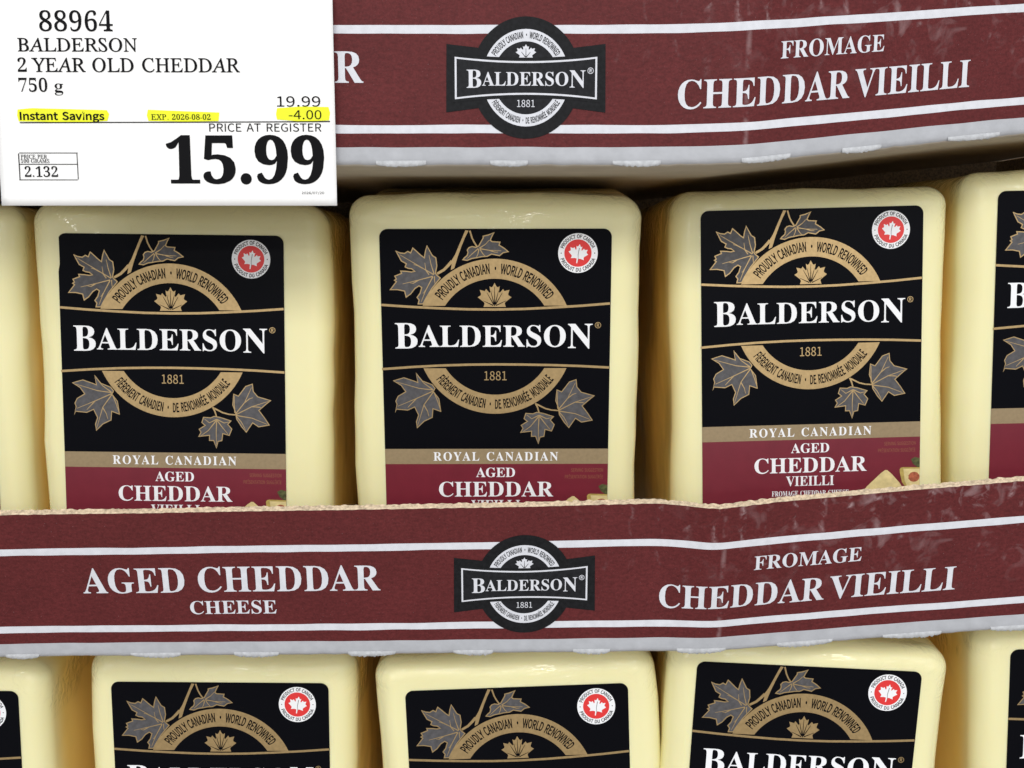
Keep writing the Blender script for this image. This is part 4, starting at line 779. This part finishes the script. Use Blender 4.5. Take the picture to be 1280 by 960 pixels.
make_tray('burgundy cardboard tray across the middle with the words AGED CHEDDAR CHEESE in full', GT, lip_mid, -262, 262, (144.2, 147), 590, 5, above=lip_top)
make_tray('lowest cardboard tray, under the lower row of cheddar blocks', GT, lip_low, -262, 262, (144.2, 147), 590, 8, printed=False, above=lip_mid)
bm = bmesh.new(); bmesh.ops.create_cube(bm, size=1)
for v in bm.verts: v.co = Vector((v.co.x * 1.2, .45 + v.co.y * .5, -.2858 + v.co.z * .02))
sh = obj('shelf', bm, M['shelf_board']); sh['kind'] = 'structure'

# ---------------------------------------------------------------- price card, flat against the upper tray
def price_card():
    root = empty('price_card', 'white price card with yellow highlighter marks and 15.99 in large black figures', 'price sign')
    SC = 4717.0 * (290.6 / 287.6)      # picture measure per metre at the card
    Yc = .2876
    c_, s_ = math.cos(R(7.77)), math.sin(R(7.77))
    def ray(px, py):
        v = (480 - py) / 1321.0; u = (px - 640) / 1321.0
        return u, c_ + v * s_, -s_ + v * c_
    u, yy, zz = ray(212, 128); O = Vector((u / yy * Yc, Yc, zz / yy * Yc))
    def mm(px, py):                     # picture position -> millimetres on the card
        u, yy, zz = ray(px, py); return ((u / yy * Yc - O.x) / MM, (O.z - zz / yy * Yc) / MM)
    root.location = O
    mp = lambda x, y, z: (x * MM, (-z + .35 * math.sin(x * .05 + .6) + .12 * math.sin(y * .11)) * MM, -y * MM)
    x0, y0 = mm(-14, -5); x1, y1 = mm(421, 257)
    bm = bmesh.new(); nx, ny = 40, 24; f_, b_ = [], []
    for i in range(nx + 1):
        fa, ba = [], []
        for j in range(ny + 1):
            x = x0 + (x1 - x0) * i / nx; y = y0 + (y1 - y0) * j / ny
            fa.append(bm.verts.new(mp(x, y, 0))); ba.append(bm.verts.new(mp(x, y, -.45)))
        f_.append(fa); b_.append(ba)
    for i in range(nx):
        for j in range(ny):
            bm.faces.new((f_[i][j], f_[i][j + 1], f_[i + 1][j + 1], f_[i + 1][j])).smooth = True
            bm.faces.new((b_[i][j], b_[i + 1][j], b_[i + 1][j + 1], b_[i][j + 1])).smooth = True
    for i in range(nx):
        for j in (0, ny): bm.faces.new((f_[i][j], f_[i + 1][j], b_[i + 1][j], b_[i][j]))
    for j in range(ny):
        for i in (0, nx): bm.faces.new((f_[i][j], b_[i][j], b_[i][j + 1], f_[i][j + 1]))
    bmesh.ops.recalc_face_normals(bm, faces=bm.faces)
    card = obj('card', bm, M['card_paper'], root)
    K = lambda x, y: mm(x / 2.9767, y / 2.9767)     # measured on the enlarged card
    def line(a, s, font, xa, xb, base, top, **kw):
        p, q = K(xa, base), K(xb, base); a.text(s, font, 'card_ink', p[0], q[0], p[1], p[1] - K(xa, top)[1], **kw)
    cuts_x = [x0 + (x1 - x0) * i / nx for i in range(nx + 1)]
    cuts_yy = [y0 + (y1 - y0) * j / ny for j in range(ny + 1)]
    for pts in (((68, 408), (120, 403), (398, 410), (407, 425), (400, 450), (300, 456), (72, 452), (66, 430)),
                ((550, 408), (700, 414), (815, 418), (812, 450), (690, 452), (552, 450), (546, 430)),
                ((1030, 402), (1120, 396), (1222, 398), (1228, 420), (1224, 448), (1120, 452), (1030, 444), (1026, 425))):
        a = Art(); a.poly([[K(*p) for p in pts]], 'card_highlighter'); a.build('highlighter_mark', card, mp, .10, cuts=cuts_x, cuts_y=cuts_yy)
    t = Art()
    line(t, '88964', 'I', 150, 422, 117, 42)
    line(t, 'BALDERSON', 'I', 70, 512, 192, 143)
    line(t, '2 YEAR OLD CHEDDAR', 'I', 70, 893, 268, 217)
    line(t, '750', 'I', 74, 180, 342, 292); line(t, 'g', 'I', 206, 238, 342, 297)
    line(t, 'Instant Savings', 'H', 77, 390, 446, 418)
    line(t, 'EXP. 2026-08-02', 'I', 563, 783, 445, 425)
    line(t, '19.99', 'S', 1030, 1192, 396, 358); line(t, '-4.00', 'S', 1074, 1196, 443, 410)
    line(t, 'PRICE AT REGISTER', 'S', 778, 1196, 489, 459)
    a, b = K(76, 455), K(1228, 450); t.poly([[a, b, (b[0], b[1] + .25), (a[0], a[1] + .25)]], 'card_ink')
    line(t, '2.132', 'I', 95, 218, 658, 620); line(t, 'PRICE PER', 'I', 80, 178, 590, 576); line(t, '100 GRAMS', 'I', 80, 186, 606, 592)
    line(t, '2026/07/20', 'S', 1122, 1206, 722, 713)
    for (xa, ya, xb, yb) in ((74, 568, 291, 570.5), (74, 610, 291, 612.5), (74, 668, 291, 670.5)):
        p, q = K(xa, ya), K(xb, yb); t.poly([[p, (q[0], p[1]), q, (p[0], q[1])]], 'card_ink')
    for xa in (73, 289):
        p, q = K(xa, 571), K(xa + 2.4, 667.5); t.poly([[p, (q[0], p[1]), q, (p[0], q[1])]], 'card_ink')
    t.build('printed_text', card, mp, .16, cuts=cuts_x, cuts_y=cuts_yy)
    g = Art(); line(g, '15.99', 'F', 622, 1208, 682, 513); g.build('price_figures', card, mp, .16, cuts=cuts_x, cuts_y=cuts_yy)
price_card()
